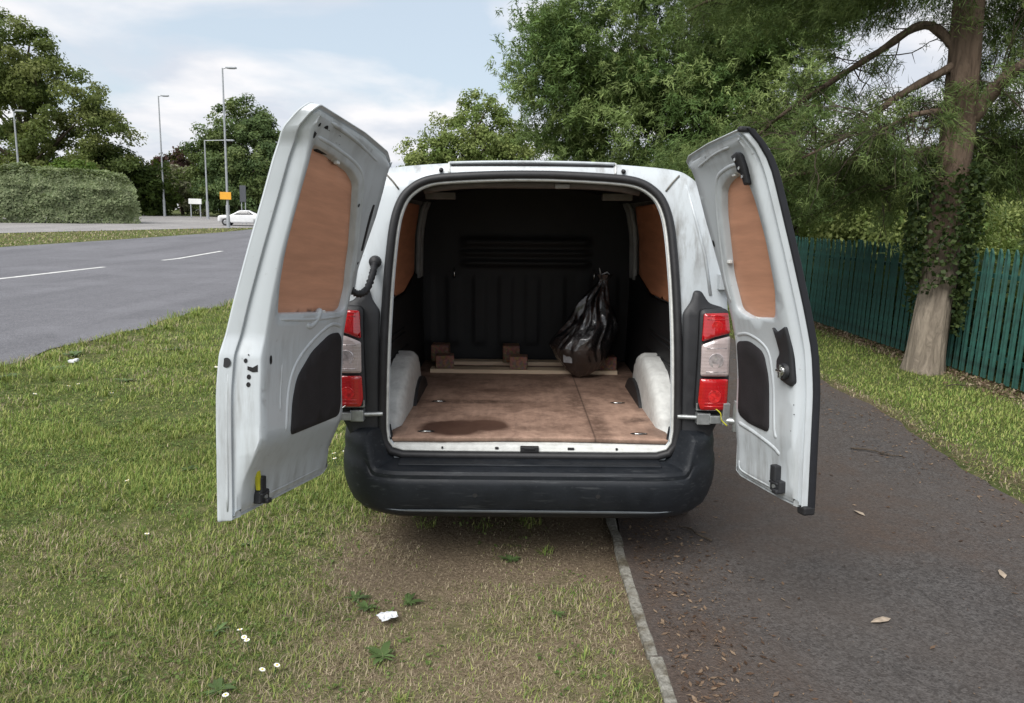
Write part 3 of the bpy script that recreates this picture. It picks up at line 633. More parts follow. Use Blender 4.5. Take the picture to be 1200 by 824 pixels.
# fixings on the closing face of the door: that face runs from the flange to the inner pressing
def on_face(s, fn, tin, W, k, z):      # k 0 at flange, 1 at inner corner
    t = .056+(max(.058, tin(z)-.006)-.056)*k; return fn(W-.026-.010*k+.0018, z, t)
def face_disc(d, s, fn, tin, W, k, z, r_, kr=None, name='bolt_hole', mat=HOLE):
    kr = kr or r_/.09; th = np.linspace(0, 2*math.pi, 13)[:-1]; m = MB(); m.add([on_face(s, fn, tin, W, k+kr*math.cos(a), z+r_*math.sin(a)) for a in th], [tuple(range(12))]); return m.build(name, mat, d)
for k, z, r_ in ((.38, 1.052, .008), (.56, .998, .0085), (.56, .972, .0085), (.50, 1.072, .003)): face_disc(DL, -1, fL, tinL, .776, k, z, r_)
m = MB(); m.add([on_face(-1, fL, tinL, .776, k, z) for k, z in ((.48, 1.034), (.72, 1.030), (.95, 1.040), (.95, 1.016), (.72, 1.014), (.48, 1.022))], [tuple(range(6))]); m.build('latch_slot', HOLE, DL)
disc(DL, fL, tinL, .680, 1.052, .008, sz=2.0)
for u, z, r_, a, b in ((.712, 1.806, .013, .7, 1.9), (.668, 1.818, .014, 1, 1), (.645, 1.812, .011, 1, 1), (.565, 1.810, .013, 1, 1), (.542, 1.806, .010, 1, 1), (.270, 1.625, .007, 1, 1), (.140, 1.41, .006, 1, 1)): disc(DL, fL, tinL, u, z, r_, sx_=a, sz=b)
sl_ = rpoly([(.128, 1.46), (.143, 1.46), (.155, 1.60), (.150, 1.645), (.136, 1.645), (.134, 1.55)], .006, 4)
plate('rubber_slot_seal', sl_, lambda u, z, t: fL(u, z, tinL(z)+t), -.004, .003, RUBBER, DL, .001, .05)
def raised(d, fn, tin, pts, rad, name='pressed_rib', mat=DOORW, n=8, lift=-.62):
    m = MB(); m.tube([fn(u, z, tin(z)+rad*lift) for u, z in spline(pts, 5)], [rad*.5]+[rad]*(len(pts)*5-5-1)+[rad*.5], n); return m.build(name, mat, d, smooth=True)
raised(DL, fL, tinL, [(.46, 1.165), (.42, 1.16), (.38, 1.185), (.36, 1.225)], .014)
raised(DL, fL, tinL, [(.165, 1.152), (.27, 1.160), (.41, 1.095), (.52, 1.015), (.560, .92), (.580, .775)], .011)
raised(DL, fL, tinL, [(.605, 1.04), (.610, .95), (.615, .86)], .006)
raised(DL, fL, tinL, [(.16, 1.195), (.42, 1.185), (.66, 1.190)], .008)
raised(DL, fL, tinL, [(.70, 1.795), (.55, 1.786), (.37, 1.762), (.29, 1.72), (.245, 1.63), (.178, 1.47), (.150, 1.36)], .010)
raised(DL, fL, tinL, [(.20, 1.80), (.44, 1.832), (.66, 1.845)], .009)
raised(DL, fL, tinL, [(.15, .56), (.40, .553), (.56, .55)], .006)
raised(DL, fL, lambda z: .042, [(.765, .54), (.765, .8), (.763, 1.05)], .006, lift=-1.2)
def latch(d, fn, tin, u, z, s_=1., yellow=False):
    m = MB(); c = Vector(fn(u, z, tin(z)+.012)); m.box(c, (.060*s_, .030, .045*s_)); m.box(c+Vector((.012*s_, .004, .045*s_)), (.032*s_, .03, .06*s_)); m.box(c+Vector((-.012, .01, -.018)), (.03, .034, .018)); m.box(c+Vector((.004, .008, .012)), (.05*s_, .028, .010))
    o = m.build('door_catch', BLACKP, d, bevel=.006)
    m = MB(); m.tube([c+Vector((0, .012, .0)), c+Vector((0, .022, .0))], .008, 10); m.build('catch_bolt', STEEL, o)
    if yellow:
        m = MB(); m.box(c+Vector((.030, .006, .066)), (.022, .016, .075), Matrix.Rotation(R(12), 3, 'Y')); m.build('pull_tab', YELLOW, o, bevel=.004)
latch(DL, fL, tinL, .625, .560, 1.0, True)
m = MB(); m.box(fL(.60, 1.772, .060), (.09, .02, .03)); m.build('window_clip', HOLE, DL, bevel=.004)
for u, z in ((.50, 1.745), (.33, 1.212), (.15, 1.36)):
    m = MB(); m.box(fL(u, z, tinL(z)-.012), (.022, .016, .014)); m.build('panel_clip', FLANGE, DL, bevel=.003)
# narrow right door
tinR = lambda z: float(np.interp(z, [.50, .56, .64, .76, 1.2, 1.72, 1.80, 1.89], [.061, .062, .064, .080, .076, .074, .068, .062]))
outR = [(.075, .535), (.12, .515), (.40, .50), (.541, .50), (.541, 1.0), (.541, 1.6), (.541, 1.86), (.52, 1.885), (.30, 1.875), (.12, 1.858), (.060, 1.838), (.058, 1.6), (.075, 1.35), (.078, 1.1), (.076, .7)]
winR = [([(.268, 1.712), (.33, 1.742), (.405, 1.752), (.445, 1.738), (.466, 1.65), (.474, 1.507), (.462, 1.323), (.425, 1.212), (.252, 1.206), (.172, 1.235), (.166, 1.386), (.225, 1.62)], .03, 1, PLY, 'plywood_panel'),
        ([(.130, 1.105), (.226, 1.115), (.315, 1.078), (.340, .989), (.358, .765), (.217, .775), (.138, .800)], .03, 0, DARKBOARD, 'hardboard_panel')]
DR, fR = door_shell(1, outR, tinR, winR, 'narrow right rear door with black latch and black sealing strip on its edge')
raised(DR, fR, tinR, [(.13, 1.132), (.226, 1.142), (.335, 1.095), (.365, .99), (.385, .80), (.40, .75)], .010)
raised(DR, fR, tinR, [(.142, 1.26), (.14, 1.39), (.195, 1.62), (.25, 1.735), (.32, 1.768), (.42, 1.775), (.47, 1.74)], .010)
raised(DR, fR, tinR, [(.13, .765), (.25, .745), (.37, .715), (.42, .69)], .012)
raised(DR, fR, tinR, [(.13, .60), (.135, .565), (.19, .553), (.36, .545)], .006)
raised(DR, fR, tinR, [(.15, 1.80), (.30, 1.825), (.43, 1.835)], .008)
for u, z, r_, a, b in ((.118, 1.505, .009, .8, 1.6), (.47, 1.10, .005, 1, 1), (.50, .90, .0025, 1, 1), (.505, .865, .003, 1.4, .6), (.49, .80, .002, 1, 1)): disc(DR, fR, tinR, u, z, r_, sx_=a, sz=b)
fT = lambda u, z, t: fR(u, z, tinR(z)+t)
lt = plate('latch_plate', rpoly([(.408, 1.185), (.430, 1.165), (.462, 1.178), (.490, 1.192), (.500, 1.12), (.508, .985), (.490, .965), (.425, .985), (.405, 1.02), (.408, 1.06), (.430, 1.085)], .010, 4, .03), fT, -.004, .012, BLACKP, DR, .004, .03)
m = MB(); c = Vector(fT(.462, 1.022, .014)); d_ = (Vector(fT(.462, 1.022, .05))-c).normalized()
m.tube([c, c+d_*.012], [.030, .026], 18); m.build('latch_ring', BLACKP, lt, auto=30)
m = MB(); m.tube([c+d_*.004, c+d_*.018, c+d_*.020], [.020, .018, .008], 16); m.box(c+d_*.020, (.012, .010, .050)); m.box(c+d_*.022+Vector((0, 0, .002)), (.040, .008, .010)); m.build('latch_cylinder', CHROME, lt, bevel=.002)
ul = plate('upper_latch', rpoly([(.425, 1.80), (.470, 1.808), (.478, 1.80), (.472, 1.70), (.450, 1.695), (.448, 1.735), (.428, 1.745), (.434, 1.765)], .006, 4, .03), fT, -.004, .022, BLACKP, DR, .004, .03)
for u, z in ((.448, 1.785), (.455, 1.755), (.460, 1.725)):
    m = MB(); m.tube([fT(u, z, .02), fT(u, z, .026)], .006, 10); m.build('latch_screw', CHROME, ul)
latch(DR, fR, tinR, .418, .570, 1.05)
m = MB(); zz = np.linspace(.515, 1.875, 30); pr = [(.001, -.001), (.005, .003), (.006, .014), (.003, .025), (-.003, .028), (-.008, .026)]
for z in zz:
    for du, t in pr: m.V.append(fR(.541+du, z, t))
k = len(pr)
for i in range(29): m.F += [(i*k+j, i*k+j+1, (i+1)*k+j+1, (i+1)*k+j) for j in range(k-1)]
fixn(m.build('edge_seal', simple('dark_blue_black_rubber', (.008, .009, .013), .6, .3, 20), DR, auto=40))
m = MB(); m.box(fR(.525, .505, .025), (.045, .05, .035)); m.build('corner_cap', RUBBER, DR, bevel=.008)
m = MB(); m.box(fR(.528, 1.874, .03), (.022, .045, .018)); m.build('corner_cap', RUBBER, DR, bevel=.006)
for u, z in ((.37, 1.745), (.30, 1.208), (.185, 1.43)):
    m = MB(); m.box(fR(u, z, tinR(z)-.010), (.022, .016, .014)); m.build('panel_clip', FLANGE, DR, bevel=.003)
# ribbed cable boot between the van and the left door
bpy.context.view_layer.update()
cp = spline([(-.835, .02, 1.40), (-.80, .0, 1.37), (-.775, -.01, 1.31), (-.745, .0, 1.285), (-.715, .03, 1.30), (-.70, .09, 1.36), (-.70, yf(1.40)-.01, 1.405)], 9)
m = MB(); m.tube(cp, [.0145*(1+.22*math.cos(i*2.6)) for i in range(len(cp))], 12); m.tube([(-.70, yf(1.41)+.004, 1.412), (-.70, yf(1.41)-.022, 1.412)], [.030, .024], 16); m.build('cable_boot', RUBBER, VAN, smooth=True)

# ------------------------------------------------------------------ things in the hold (world coordinates through the van's frame)
VM = Matrix.Translation((.107, 3.1, 0)) @ Matrix.Rotation(R(-1.3), 4, 'Y')
def in_van(name, loc, rz=0):
    o = bpy.data.objects.new(name, None); o.empty_display_size = .1; COL.objects.link(o); o.matrix_world = VM @ Matrix.Translation(loc) @ Matrix.Rotation(rz, 4, 'Z'); return o
pal = tag(in_van('pallet_piece', (-.015, 1.60, .6125), R(-.6)), 'broken pallet runner of two pale planks with chip blocks, lying across the van floor', 'pallet')
def plank(y, x0, x1, z0):
    m = MB(); n = 13
    for x in np.linspace(x0, x1, n):
        for dy, dz in ((-.05, 0), (-.05, .024), (.05, .024), (.05, 0)): m.V.append((x, y+dy+random.uniform(-.0015, .0015), z0+dz+random.uniform(-.001, .001)))
    for i in range(n-1): m.F += [(i*4+k, i*4+(k+1) % 4, (i+1)*4+(k+1) % 4, (i+1)*4+k) for k in range(4)]
    m.F += [(0, 1, 2, 3), (4*n-1, 4*n-2, 4*n-3, 4*n-4)]; fixn(m.build('plank', PINE, pal))
plank(.0, -.61, .615, 0); plank(.27, -.53, .60, 0)
def block(x, y, z, d=(.10, .13, .078), rz=0):
    m = MB(); m.box((0, 0, d[2]/2), d); o = m.build('block', CHIP, pal, bevel=.006); o.location = (x, y, z); o.rotation_euler = (0, 0, rz)
block(-.52, .02, .025, (.12, .10, .085), .1); block(-.575, .26, .025, (.12, .13, .115), 0); block(-.03, .01, .025, (.115, .10, .085), -.05); block(-.085, .26, .025, (.115, .13, .115), .04); block(.55, .03, .025, (.12, .11, .085), .05); block(.47, .27, .025, (.11, .12, .085), .1)
# bin bag
def bag():
    nu, nv = 120, 96; V = []
    hs = [0, .02, .06, .12, .20, .27, .36, .46, .55, .60, .625, .66]; rs = [.012, .055, .105, .152, .178, .172, .142, .102, .062, .032, .027, .048]
    off = [0, .0, .0, .002, .012, .030, .062, .090, .112, .120, .124, .132]
    for j in range(nv):
        h = .66*j/(nv-1); r0 = np.interp(h, hs, rs); o = np.interp(h, hs, off); up = min(1., max(0, (h-.16)/.35))
        for i in range(nu):
            a = 2*math.pi*i/nu; c_, s_ = math.cos(a), math.sin(a)
            q = float(fbm(np.array(c_*2.2+9), np.array(s_*2.2+h*6+3), 77, 3)-.5); cr_ = 1-abs(2*float(vnoise(np.array(c_*4.5+20+h*3), np.array(s_*4.5+h*9+30), 78))-1)
            f = 1+.30*q+.10*(cr_-.5)*(1-.3*up)+up*(.09*math.sin(a*6+3*math.sin(h*7))+.07*math.sin(a*11+h*14))
            V.append((o+r0*1.02*f*c_+.012*math.sin(h*22), r0*.85*f*s_, h))
    F = [(j*nu+i, j*nu+(i+1) % nu, (j+1)*nu+(i+1) % nu, (j+1)*nu+i) for j in range(nv-1) for i in range(nu)]; F.append(tuple(range(nu-1, -1, -1)))
    o = obj('bin_bag', V, F, BAG, smooth=True); o.matrix_world = VM @ Matrix.Translation((.345, 1.455, .613)); return o
bg_ = tag(bag(), 'black crumpled bin bag with tied top standing on the van floor', 'bag')
m = MB(); m.tube([(.118, 0, .655), (.105, -.02, .70)], [.006, .002], 5); m.tube([(.122, 0, .655), (.155, -.01, .675), (.17, -.02, .66)], [.006, .005, .002], 5); m.build('tie_ends', PAPER, bg_, smooth=True)
m = MB(); m.add([(-.112, -.118, .12), (-.060, -.137, .118), (-.062, -.138, .165), (-.116, -.117, .167)], [(0, 1, 2, 3)]); m.build('paper_label', simple('faded_label', (.25, .25, .26), .7, .3, 40), bg_)

# ------------------------------------------------------------------ palisade fence
FX = 5.30
fence = tag(empty('palisade_fence', (FX, 10, 0)), 'dark green steel palisade fence running along the path behind the ivy-clad trunk', 'fence')
def pale_mesh():
    m = MB(); w_ = .036; cs = [(-w_, .010), (-w_*.6, -.012), (-w_*.25, .008), (w_*.25, .008), (w_*.6, -.012), (w_, .010)]
    for z, k in ((.03, 1.), (1.34, 1.), (1.40, .9), (1.455, .12)):
        for a, d in cs: m.V.append((d if z < 1.4 else d*.6-.008*(z-1.34)/.1, a*k, z))
    n = len(cs)
    for i in range(3): m.F += [(i*n+k, i*n+k+1, (i+1)*n+k+1, (i+1)*n+k) for k in range(n-1)]
    o = m.build('pale', GREEN, fence); s_ = o.modifiers.new('solid', 'SOLIDIFY'); s_.thickness = .004; return o
p0 = pale_mesh(); first = True; SP = .132
y = 3.6
postys = np.arange(3.6, 24.5, 2.61)
while y < 24:
    o = p0 if first else link(p0.copy(), fence)
    first = False; o.location = (-.035, y-10, random.uniform(-.003, .003)); o.rotation_euler = (random.uniform(-.008, .008), random.uniform(-.01, .01), random.uniform(-.03, .03)); y += SP
for py in postys:
    m = MB(); m.box((.03, py-10-.06, .74), (.045, .075, 1.46)); m.build('post', GREEN, fence, bevel=.004)
for a, b in zip(postys[:-1], postys[1:]):
    for z in (.28, 1.16):
        m = MB(); m.add([(-.012, a-10, z-.025), (-.012, a-10, z+.025), (.035, a-10, z+.025), (-.012, b-10, z-.025), (-.012, b-10, z+.025), (.035, b-10, z+.025), (-.008, a-10, z-.025), (-.008, b-10, z-.025)], [(0, 1, 4, 3), (1, 2, 5, 4)]); m.build('rail', GREEN, fence)

# ------------------------------------------------------------------ foliage builders
def rvec(n): 
    v = rng.normal(size=(n, 3)); return v/np.linalg.norm(v, axis=1)[:, None]
def cards(C, size, asp=.55, nrm=None, jit=.55):
    """diamond leaves at centres C facing roughly along nrm; returns verts, tris (n,3)"""
    n = len(C); a = rvec(n)
    nn_ = rvec(n) if nrm is None else nrm+rng.normal(size=(n, 3))*jit
    nn_ /= np.linalg.norm(nn_, axis=1)[:, None]+1e-9; b = np.cross(nn_, a); b /= np.linalg.norm(b, axis=1)[:, None]+1e-9; a = np.cross(b, nn_)
    s = size*(.6+.8*rng.random(n))[:, None]; w_ = s*asp; mid = C+a*s*.05
    V = np.stack([C-a*s*.5, mid+b*w_*.5, C+a*s*.5, mid-b*w_*.5], 1).reshape(-1, 3); i = np.arange(n)*4
    return V, np.concatenate([np.stack([i, i+1, i+2], 1), np.stack([i, i+2, i+3], 1)])
def needles(C, D, ln, wd, per, spread=.6):
    n = len(C)*per; c = np.repeat(C, per, 0); d = np.repeat(D, per, 0)+rng.normal(size=(n, 3))*spread; d /= np.linalg.norm(d, axis=1)[:, None]
    b = np.cross(d, rvec(n)*.6+np.array([-.25, -.35, .6])); b /= np.linalg.norm(b, axis=1)[:, None]+1e-9; l = ln*(.5+.8*rng.random(n))[:, None]; c = c+rng.normal(size=(n, 3))*ln*.35
    V = np.stack([c-b*wd*.5, c+b*wd*.5, c+d*l], 1).reshape(-1, 3); i = np.arange(n)*3
    return V, np.stack([i, i+1, i+2], 1)
def clumps(ells, n, surf=.75):
    vol = np.array([e[3]*e[4]*e[5] for e in ells])**.66; idx = rng.choice(len(ells), n, p=vol/vol.sum()); E = np.array(ells)[idx]
    r_ = np.where(rng.random(n) < surf, .72+.30*rng.random(n), rng.random(n)**.4*.8); return E[:, :3]+rvec(n)*r_[:, None]*E[:, 3:6]
def palcol(n, pal): 
    P = np.array(pal); t = rng.random(n)*(len(P)-1); i = np.minimum(t.astype(int), len(P)-2); f = (t-i)[:, None]; return P[i]*(1-f)+P[i+1]*f
def limb_path(a, b, sag=.1, n=6):
    a, b = np.array(a, float), np.array(b, float); m_ = (a+b)/2+np.array([rng.normal()*.08, rng.normal()*.08, sag])*np.linalg.norm(b-a); return spline([a, m_, b], n)
def leaf_tree(name, label, cat, base, trunk_h, ells, nclump, per, cr, size, pal, bark_=BARKD, rad=.35, group=None, surf=.75, asp=.6, limbs=14, lmat=LEAF):
    t = tag(empty(name, base), label, cat, group); b = np.array(base, float)
    E = [(e[0]-b[0], e[1]-b[1], e[2]-b[2], *e[3:]) for e in ells]; topz = max(e[2] for e in E)
    P = spline([(0, 0, -.2), (rng.normal()*.1, rng.normal()*.1, trunk_h*.5), (rng.normal()*.2, rng.normal()*.2, trunk_h), (rng.normal()*.3, 0, max(topz, trunk_h+.5))], 5)
    m = MB(); m.tube(P, list(np.linspace(rad*1.25, rad*.25, len(P))), 10); m.build('trunk', bark_, t, smooth=True)
    C = clumps(E, nclump, surf)
    for c in C[:limbs]:
        k = P[min(len(P)-1, int(len(P)*np.clip((c[2]-1.0)/max(topz, 1)*.75, .25, .95)))]
        m = MB(); q = limb_path(k, c, .06); m.tube(q, list(np.linspace(rad*.38, rad*.06, len(q))), 6); m.build('limb', bark_, t, smooth=True)
    off = rng.normal(size=(nclump, per, 3)); off *= (rng.random((nclump, per, 1))**.5)/np.linalg.norm(off, axis=2, keepdims=True); scl = cr*(.6+.8*rng.random(nclump)); off *= scl[:, None, None]; off[..., 2] *= .7
    L_ = (C[:, None, :]+off).reshape(-1, 3); cl = np.repeat(palcol(nclump, pal), per, 0)*(.75+.5*rng.random((nclump*per, 1)))
    od = L_-np.repeat(np.array([E[0][:3]]), len(L_), 0); od /= np.linalg.norm(od, axis=1)[:, None]+1e-6; of = off.reshape(-1, 3)/(np.linalg.norm(off.reshape(-1, 3), axis=1)[:, None]+1e-6)
    Vv, T = cards(L_, size, asp, od*.5+of*.5+np.array([0, 0, .5])); obj('crown', Vv, T, lmat, t, cols=np.repeat(cl, 4, 0)); return t
G_OAK = [(.080, .115, .038), (.13, .165, .055), (.19, .21, .075), (.11, .145, .044)]
G_MID = [(.075, .118, .050), (.118, .168, .066), (.16, .20, .078)]
G_LITE = [(.12, .18, .05), (.20, .25, .08), (.27, .31, .11), (.15, .20, .06)]

# trees far left and beyond the road
leaf_tree('oak_tree', 'tall spreading broadleaf tree with uneven open crown behind the clipped hedge', 'tree', (-40, 61, 1.0), 5, [(-40.5, 60, 13.0, 4.2, 3.5, 3.6), (-43, 60, 8, 6, 4, 5), (-36.5, 60, 10.5, 3.6, 3, 2.6), (-35, 60, 7.2, 3.8, 3, 2.3), (-39, 59.5, 5.2, 6, 3.5, 3.2), (-45, 61, 12, 4, 3, 3), (-33.5, 59.5, 4.6, 2.6, 3, 2.2), (-33.2, 60, 8.4, 1.4, 2, .9)], 300, 260, .95, .24, G_OAK, limbs=26, rad=.5, surf=.7)
leaf_tree('round_tree', 'dense round dark green tree behind the two tallest lamp posts', 'tree', (-24.6, 66, 1.1), 3, [(-24.6, 66, 7.6, 3.3, 3, 4.0), (-22.6, 66, 6.0, 2.8, 3, 3.6), (-26.8, 66, 5.2, 2.5, 2.6, 3.0), (-21.5, 66, 3.6, 2.8, 2.5, 2.2), (-24, 65, 3.0, 4, 2.5, 2.0)], 420, 190, .8, .24, G_MID, surf=.85)
leaf_tree('purple_tree', 'small purple-leaved tree far behind the pale flowering shrub', 'tree', (-37, 82, 1.3), 3, [(-37, 82, 6.6, 2.8, 2, 1.5), (-34.6, 82, 6.4, 2.0, 2, 1.4), (-39, 82, 5.6, 2, 2, 1.5)], 60, 90, .8, .38, [(.045, .022, .026), (.075, .035, .038), (.05, .04, .028)], limbs=6)
leaf_tree('flowering_shrub', 'pale cream-flecked shrub beside the white sign', 'shrub', (-31.2, 69, 1.15), 1.5, [(-31.2, 69, 4.0, 2.2, 1.8, 2.0), (-30.0, 69, 2.8, 2.0, 1.6, 1.6), (-33, 69, 3.0, 2.0, 1.6, 1.8)], 80, 90, .6, .30, [(.09, .11, .05), (.16, .17, .09), (.36, .34, .26), (.10, .12, .05)], limbs=5, rad=.15)
leaf_tree('bright_bush', 'rounded yellow-green bush showing over the hedge top', 'bush', (-31.5, 53, .75), 1.2, [(-31.6, 53, 3.3, 1.9, 1.5, 1.5)], 50, 110, .5, .24, [(.09, .15, .03), (.13, .20, .045)], limbs=4, rad=.1)
leaf_tree('under_tree', 'low dark green tree between the hedge and the pale shrub', 'tree', (-33, 62, 1.0), 2, [(-33.2, 62, 4.0, 3.0, 2, 2.6), (-31.0, 63, 3.2, 2.0, 2, 2.4)], 110, 110, .8, .34, [(.035, .055, .014), (.06, .09, .022)], limbs=6, rad=.2)
leaf_tree('pale_green_tree', 'pale green broadleaf tree rising behind the van roof', 'tree', (-3.0, 46, .58), 3, [(-2.6, 46, 6.3, 2.9, 2.5, 2.7), (-5.0, 46, 4.8, 2.4, 2.2, 2.0), (.6, 46, 5.0, 2.6, 2.2, 2.4), (-3, 45.5, 3.4, 4.6, 2.5, 2.0)], 480, 140, .55, .17, G_LITE, limbs=16, surf=.8)
# clipped hedge: many leaves on a lumpy body
def hedge():
    t = tag(empty('hedge', (-29, 45, .5)), 'long grey-green clipped hedge at the road junction', 'hedge')
    a, b = np.array([-37, 40.0]), np.array([-24.9, 48.2]); d = b-a; ln = np.linalg.norm(d); d /= ln; nrm = np.array([d[1], -d[0]])
    n = 52000; s = rng.random(n)*ln; side = rng.random(n); hgt = 3.2-.25*sstep(ln*.8, ln, s)+.35*(fbm(s*.8, s*0, 91)-.5); wid = 1.5
    top = side < .34; cs = np.where(top, (rng.random(n)*2-1)*wid, np.where(side < .8, wid, -wid)); zz = np.where(top, hgt, hgt*rng.random(n)**.8)
    inn = rng.random(n)**3*.5; cs = cs*(1-inn*.6); zz = zz*(1-inn*.3*top); rnd = np.clip((np.abs(cs)/wid-.6)/.4, 0, 1)*np.clip((zz/hgt-.7)/.3, 0, 1); zz -= rnd*.55; cs -= np.sign(cs)*rnd*.3
    lump = .9*(fbm(s*.7, zz*.8+cs*.5, 92, 3)-.5); cs += np.sign(cs)*lump*(~top); zz += lump*top*.9; s = s+np.where(s > ln-.6, rnd*0-.5*(zz/hgt)**3, 0)+rng.normal(size=n)*.08
    P = a[None]+d[None]*s[:, None]+nrm[None]*cs[:, None]
    C = np.stack([P[:, 0]+29, P[:, 1]-45, ter(P[:, 1])+zz-.5], 1); pc = palcol(n, [(.19, .24, .125), (.27, .32, .175), (.36, .40, .24)]); pc *= (.5+.9*fbm(s*1.8, zz*2, 95))[:, None]
    sd3 = np.where(top, 0, np.sign(cs))[:, None]; nr3 = np.stack([nrm[0]*sd3[:, 0], nrm[1]*sd3[:, 0], np.where(top, 1., .45)], 1)
    V, T = cards(C, .22, .45, nr3); obj('crown', V, T, LEAF, t, cols=np.repeat(pc, 4, 0))
    for k in np.arange(.6, ln, 1.3):
        q = a+d*k; m = MB(); m.tube([(q[0]+29, q[1]-45, ter(q[1])-.6), (q[0]+29+rng.normal()*.2, q[1]-45, ter(q[1])+1.2)], [.05, .02], 5); m.build('stem', BARKD, t)
hedge()
# woods closing the horizon beyond
def wood(name, x0, x1, y0, hh, n, pal, size=.9):
    s = rng.random(n); C = np.stack([x0+(x1-x0)*s, y0+rng.normal(size=n)*3, ter(y0)+hh*(.65+.6*fbm(s*(abs(x1-x0)/9), s*0+x0, 97))*rng.random(n)**.6], 1)
    V, T = cards(C, size, .7); tag(obj(name, V, T, LEAF, cols=np.repeat(palcol(n, pal)*(.6+.6*rng.random((n, 1))), 4, 0)), 'far wood closing the horizon beyond the junction', 'wood', kind='stuff')
wood('distant_wood', -150, 60, 125, 6.5, 26000, G_MID, 1.3)

# ------------------------------------------------------------------ ivy-clad pine beside the fence
TP = spline([(4.83, 8.35, -.15), (4.85, 8.38, .5), (4.90, 8.42, 1.1), (4.88, 8.42, 1.85), (4.89, 8.42, 2.7), (4.86, 8.42, 3.4), (4.82, 8.42, 4.2), (4.80, 8.45, 6.5), (4.85, 8.5, 9.5)], 6)
pine = tag(empty('pine_tree', (4.85, 8.4, 0)), 'tall pine with an ivy-clad leaning trunk beside the green fence', 'tree'); po = np.array([4.85, 8.4, 0])
rr = np.interp([p[2] for p in TP], [-.15, .1, .5, 1.2, 2.6, 4.2, 9.5], [.225, .20, .185, .178, .165, .145, .05])
TD = [np.array([np.interp(t, np.arange(len(TP)), [p[i] for p in TP]) for i in range(3)])-po for t in np.linspace(0, len(TP)-1, 260)]
NT = 56; Vt, Ft = tube(TD, list(np.interp(np.linspace(0, len(rr)-1, 260), np.arange(len(rr)), rr)), NT); Vt = np.array([tuple(v) for v in Vt]); axp = np.repeat(np.array(TD), NT, 0); dv = Vt-axp; angt = np.arctan2(dv[:, 1], dv[:, 0]); zt_ = Vt[:, 2]
ridge = 1-np.abs(2*vnoise(np.cos(angt)*5+40+.3*np.sin(zt_*3), np.sin(angt)*5+zt_*1.1+40, 120)-1); fine_ = vnoise(np.cos(angt)*12+60, np.sin(angt)*12+zt_*5+60, 121); root = np.exp(-np.clip(zt_, 0, 9)/.16)*np.clip(np.sin(angt*3+1.0), 0, 1)*.22
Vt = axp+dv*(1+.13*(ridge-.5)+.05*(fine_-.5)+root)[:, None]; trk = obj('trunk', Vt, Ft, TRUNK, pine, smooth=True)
n = 6500; z = .45+2.5*rng.random(n)**.9; a = rng.random(n)*2*math.pi; cxp = np.array([[np.interp(q, [p[2] for p in TP], [p[i] for p in TP]) for i in (0, 1)] for q in z])
keep = (z > .62+.45*np.cos(a+2.6)+.15*np.sin(a*3)) & ((z < 2.0+.8*fbm(a*1.3, z*0+4, 50)))
rad = np.interp(z, [.4, 1.0, 1.8, 2.4, 3], [.19, .21, .23, .21, .16])+.02+.13*rng.random(n)*fbm(a*2, z*3, 52)*1.6+.10*np.clip(np.cos(a-math.pi), 0, 1)*np.exp(-((z-1.7)/.6)**2)
C = np.stack([cxp[:, 0]+rad*np.cos(a), cxp[:, 1]+rad*np.sin(a), z], 1)[keep]-po
V, T = cards(C, .055, .8); obj('ivy', V, T, IVY, pine, cols=np.repeat(palcol(len(C), [(.018, .032, .012), (.04, .062, .02), (.075, .10, .035)]), 4, 0))
sc9 = 8.42/9.
def L9(pts): return [np.array((x*sc9, y*sc9+(0.), 1.6+(zz-1.6)*sc9)) for x, y, zz in pts]
LIMBS = [([(5.16, 9.0, 3.66), (4.79, 9.2, 4.03), (4.46, 9.6, 3.81), (4.0, 10.2, 3.44), (3.67, 10.8, 3.13), (3.19, 11.5, 2.51)], .062),
         ([(5.14, 9.0, 3.58), (4.44, 9.0, 3.16), (3.99, 9.0, 2.76), (3.41, 9.0, 2.44)], .055), ([(5.16, 9.0, 3.05), (4.46, 8.6, 2.91), (3.91, 8.2, 2.66)], .045),
         ([(5.30, 9.0, 2.85), (5.46, 8.8, 3.25), (5.57, 8.5, 3.47), (5.90, 8.0, 3.75), (6.5, 7.6, 4.1)], .10), ([(5.2, 9.0, 2.6), (4.6, 9.6, 2.55), (3.9, 10.4, 2.35), (3.3, 11.0, 2.3)], .05),
         ([(5.15, 9.0, 4.4), (4.6, 8.4, 4.9), (3.9, 7.8, 5.0), (3.0, 7.4, 4.9)], .07), ([(5.15, 9.0, 4.7), (4.5, 9.9, 5.2), (3.6, 10.6, 5.1), (2.4, 11.4, 4.7)], .07), ([(5.2, 9., 4.5), (5.9, 9.6, 5.0), (6.8, 10.2, 5.2)], .06),
         ([(5.2, 9.0, 2.75), (5.8, 9.5, 2.75), (6.6, 10.2, 2.6)], .05), ([(5.15, 9.0, 5.4), (4.4, 8.9, 6.1), (3.5, 8.6, 6.4)], .06), ([(5.2, 9.0, 5.8), (5.9, 8.6, 6.4), (6.8, 8.2, 6.7)], .06), ([(5.18, 9, 2.35), (5.0, 9.8, 2.2), (4.6, 10.8, 2.05)], .035), ([(5.2, 9, 3.2), (5.6, 9.8, 3.3), (6.2, 10.6, 3.2)], .05)]
tuC = []; tuD = []; tw = MB(); gap = []
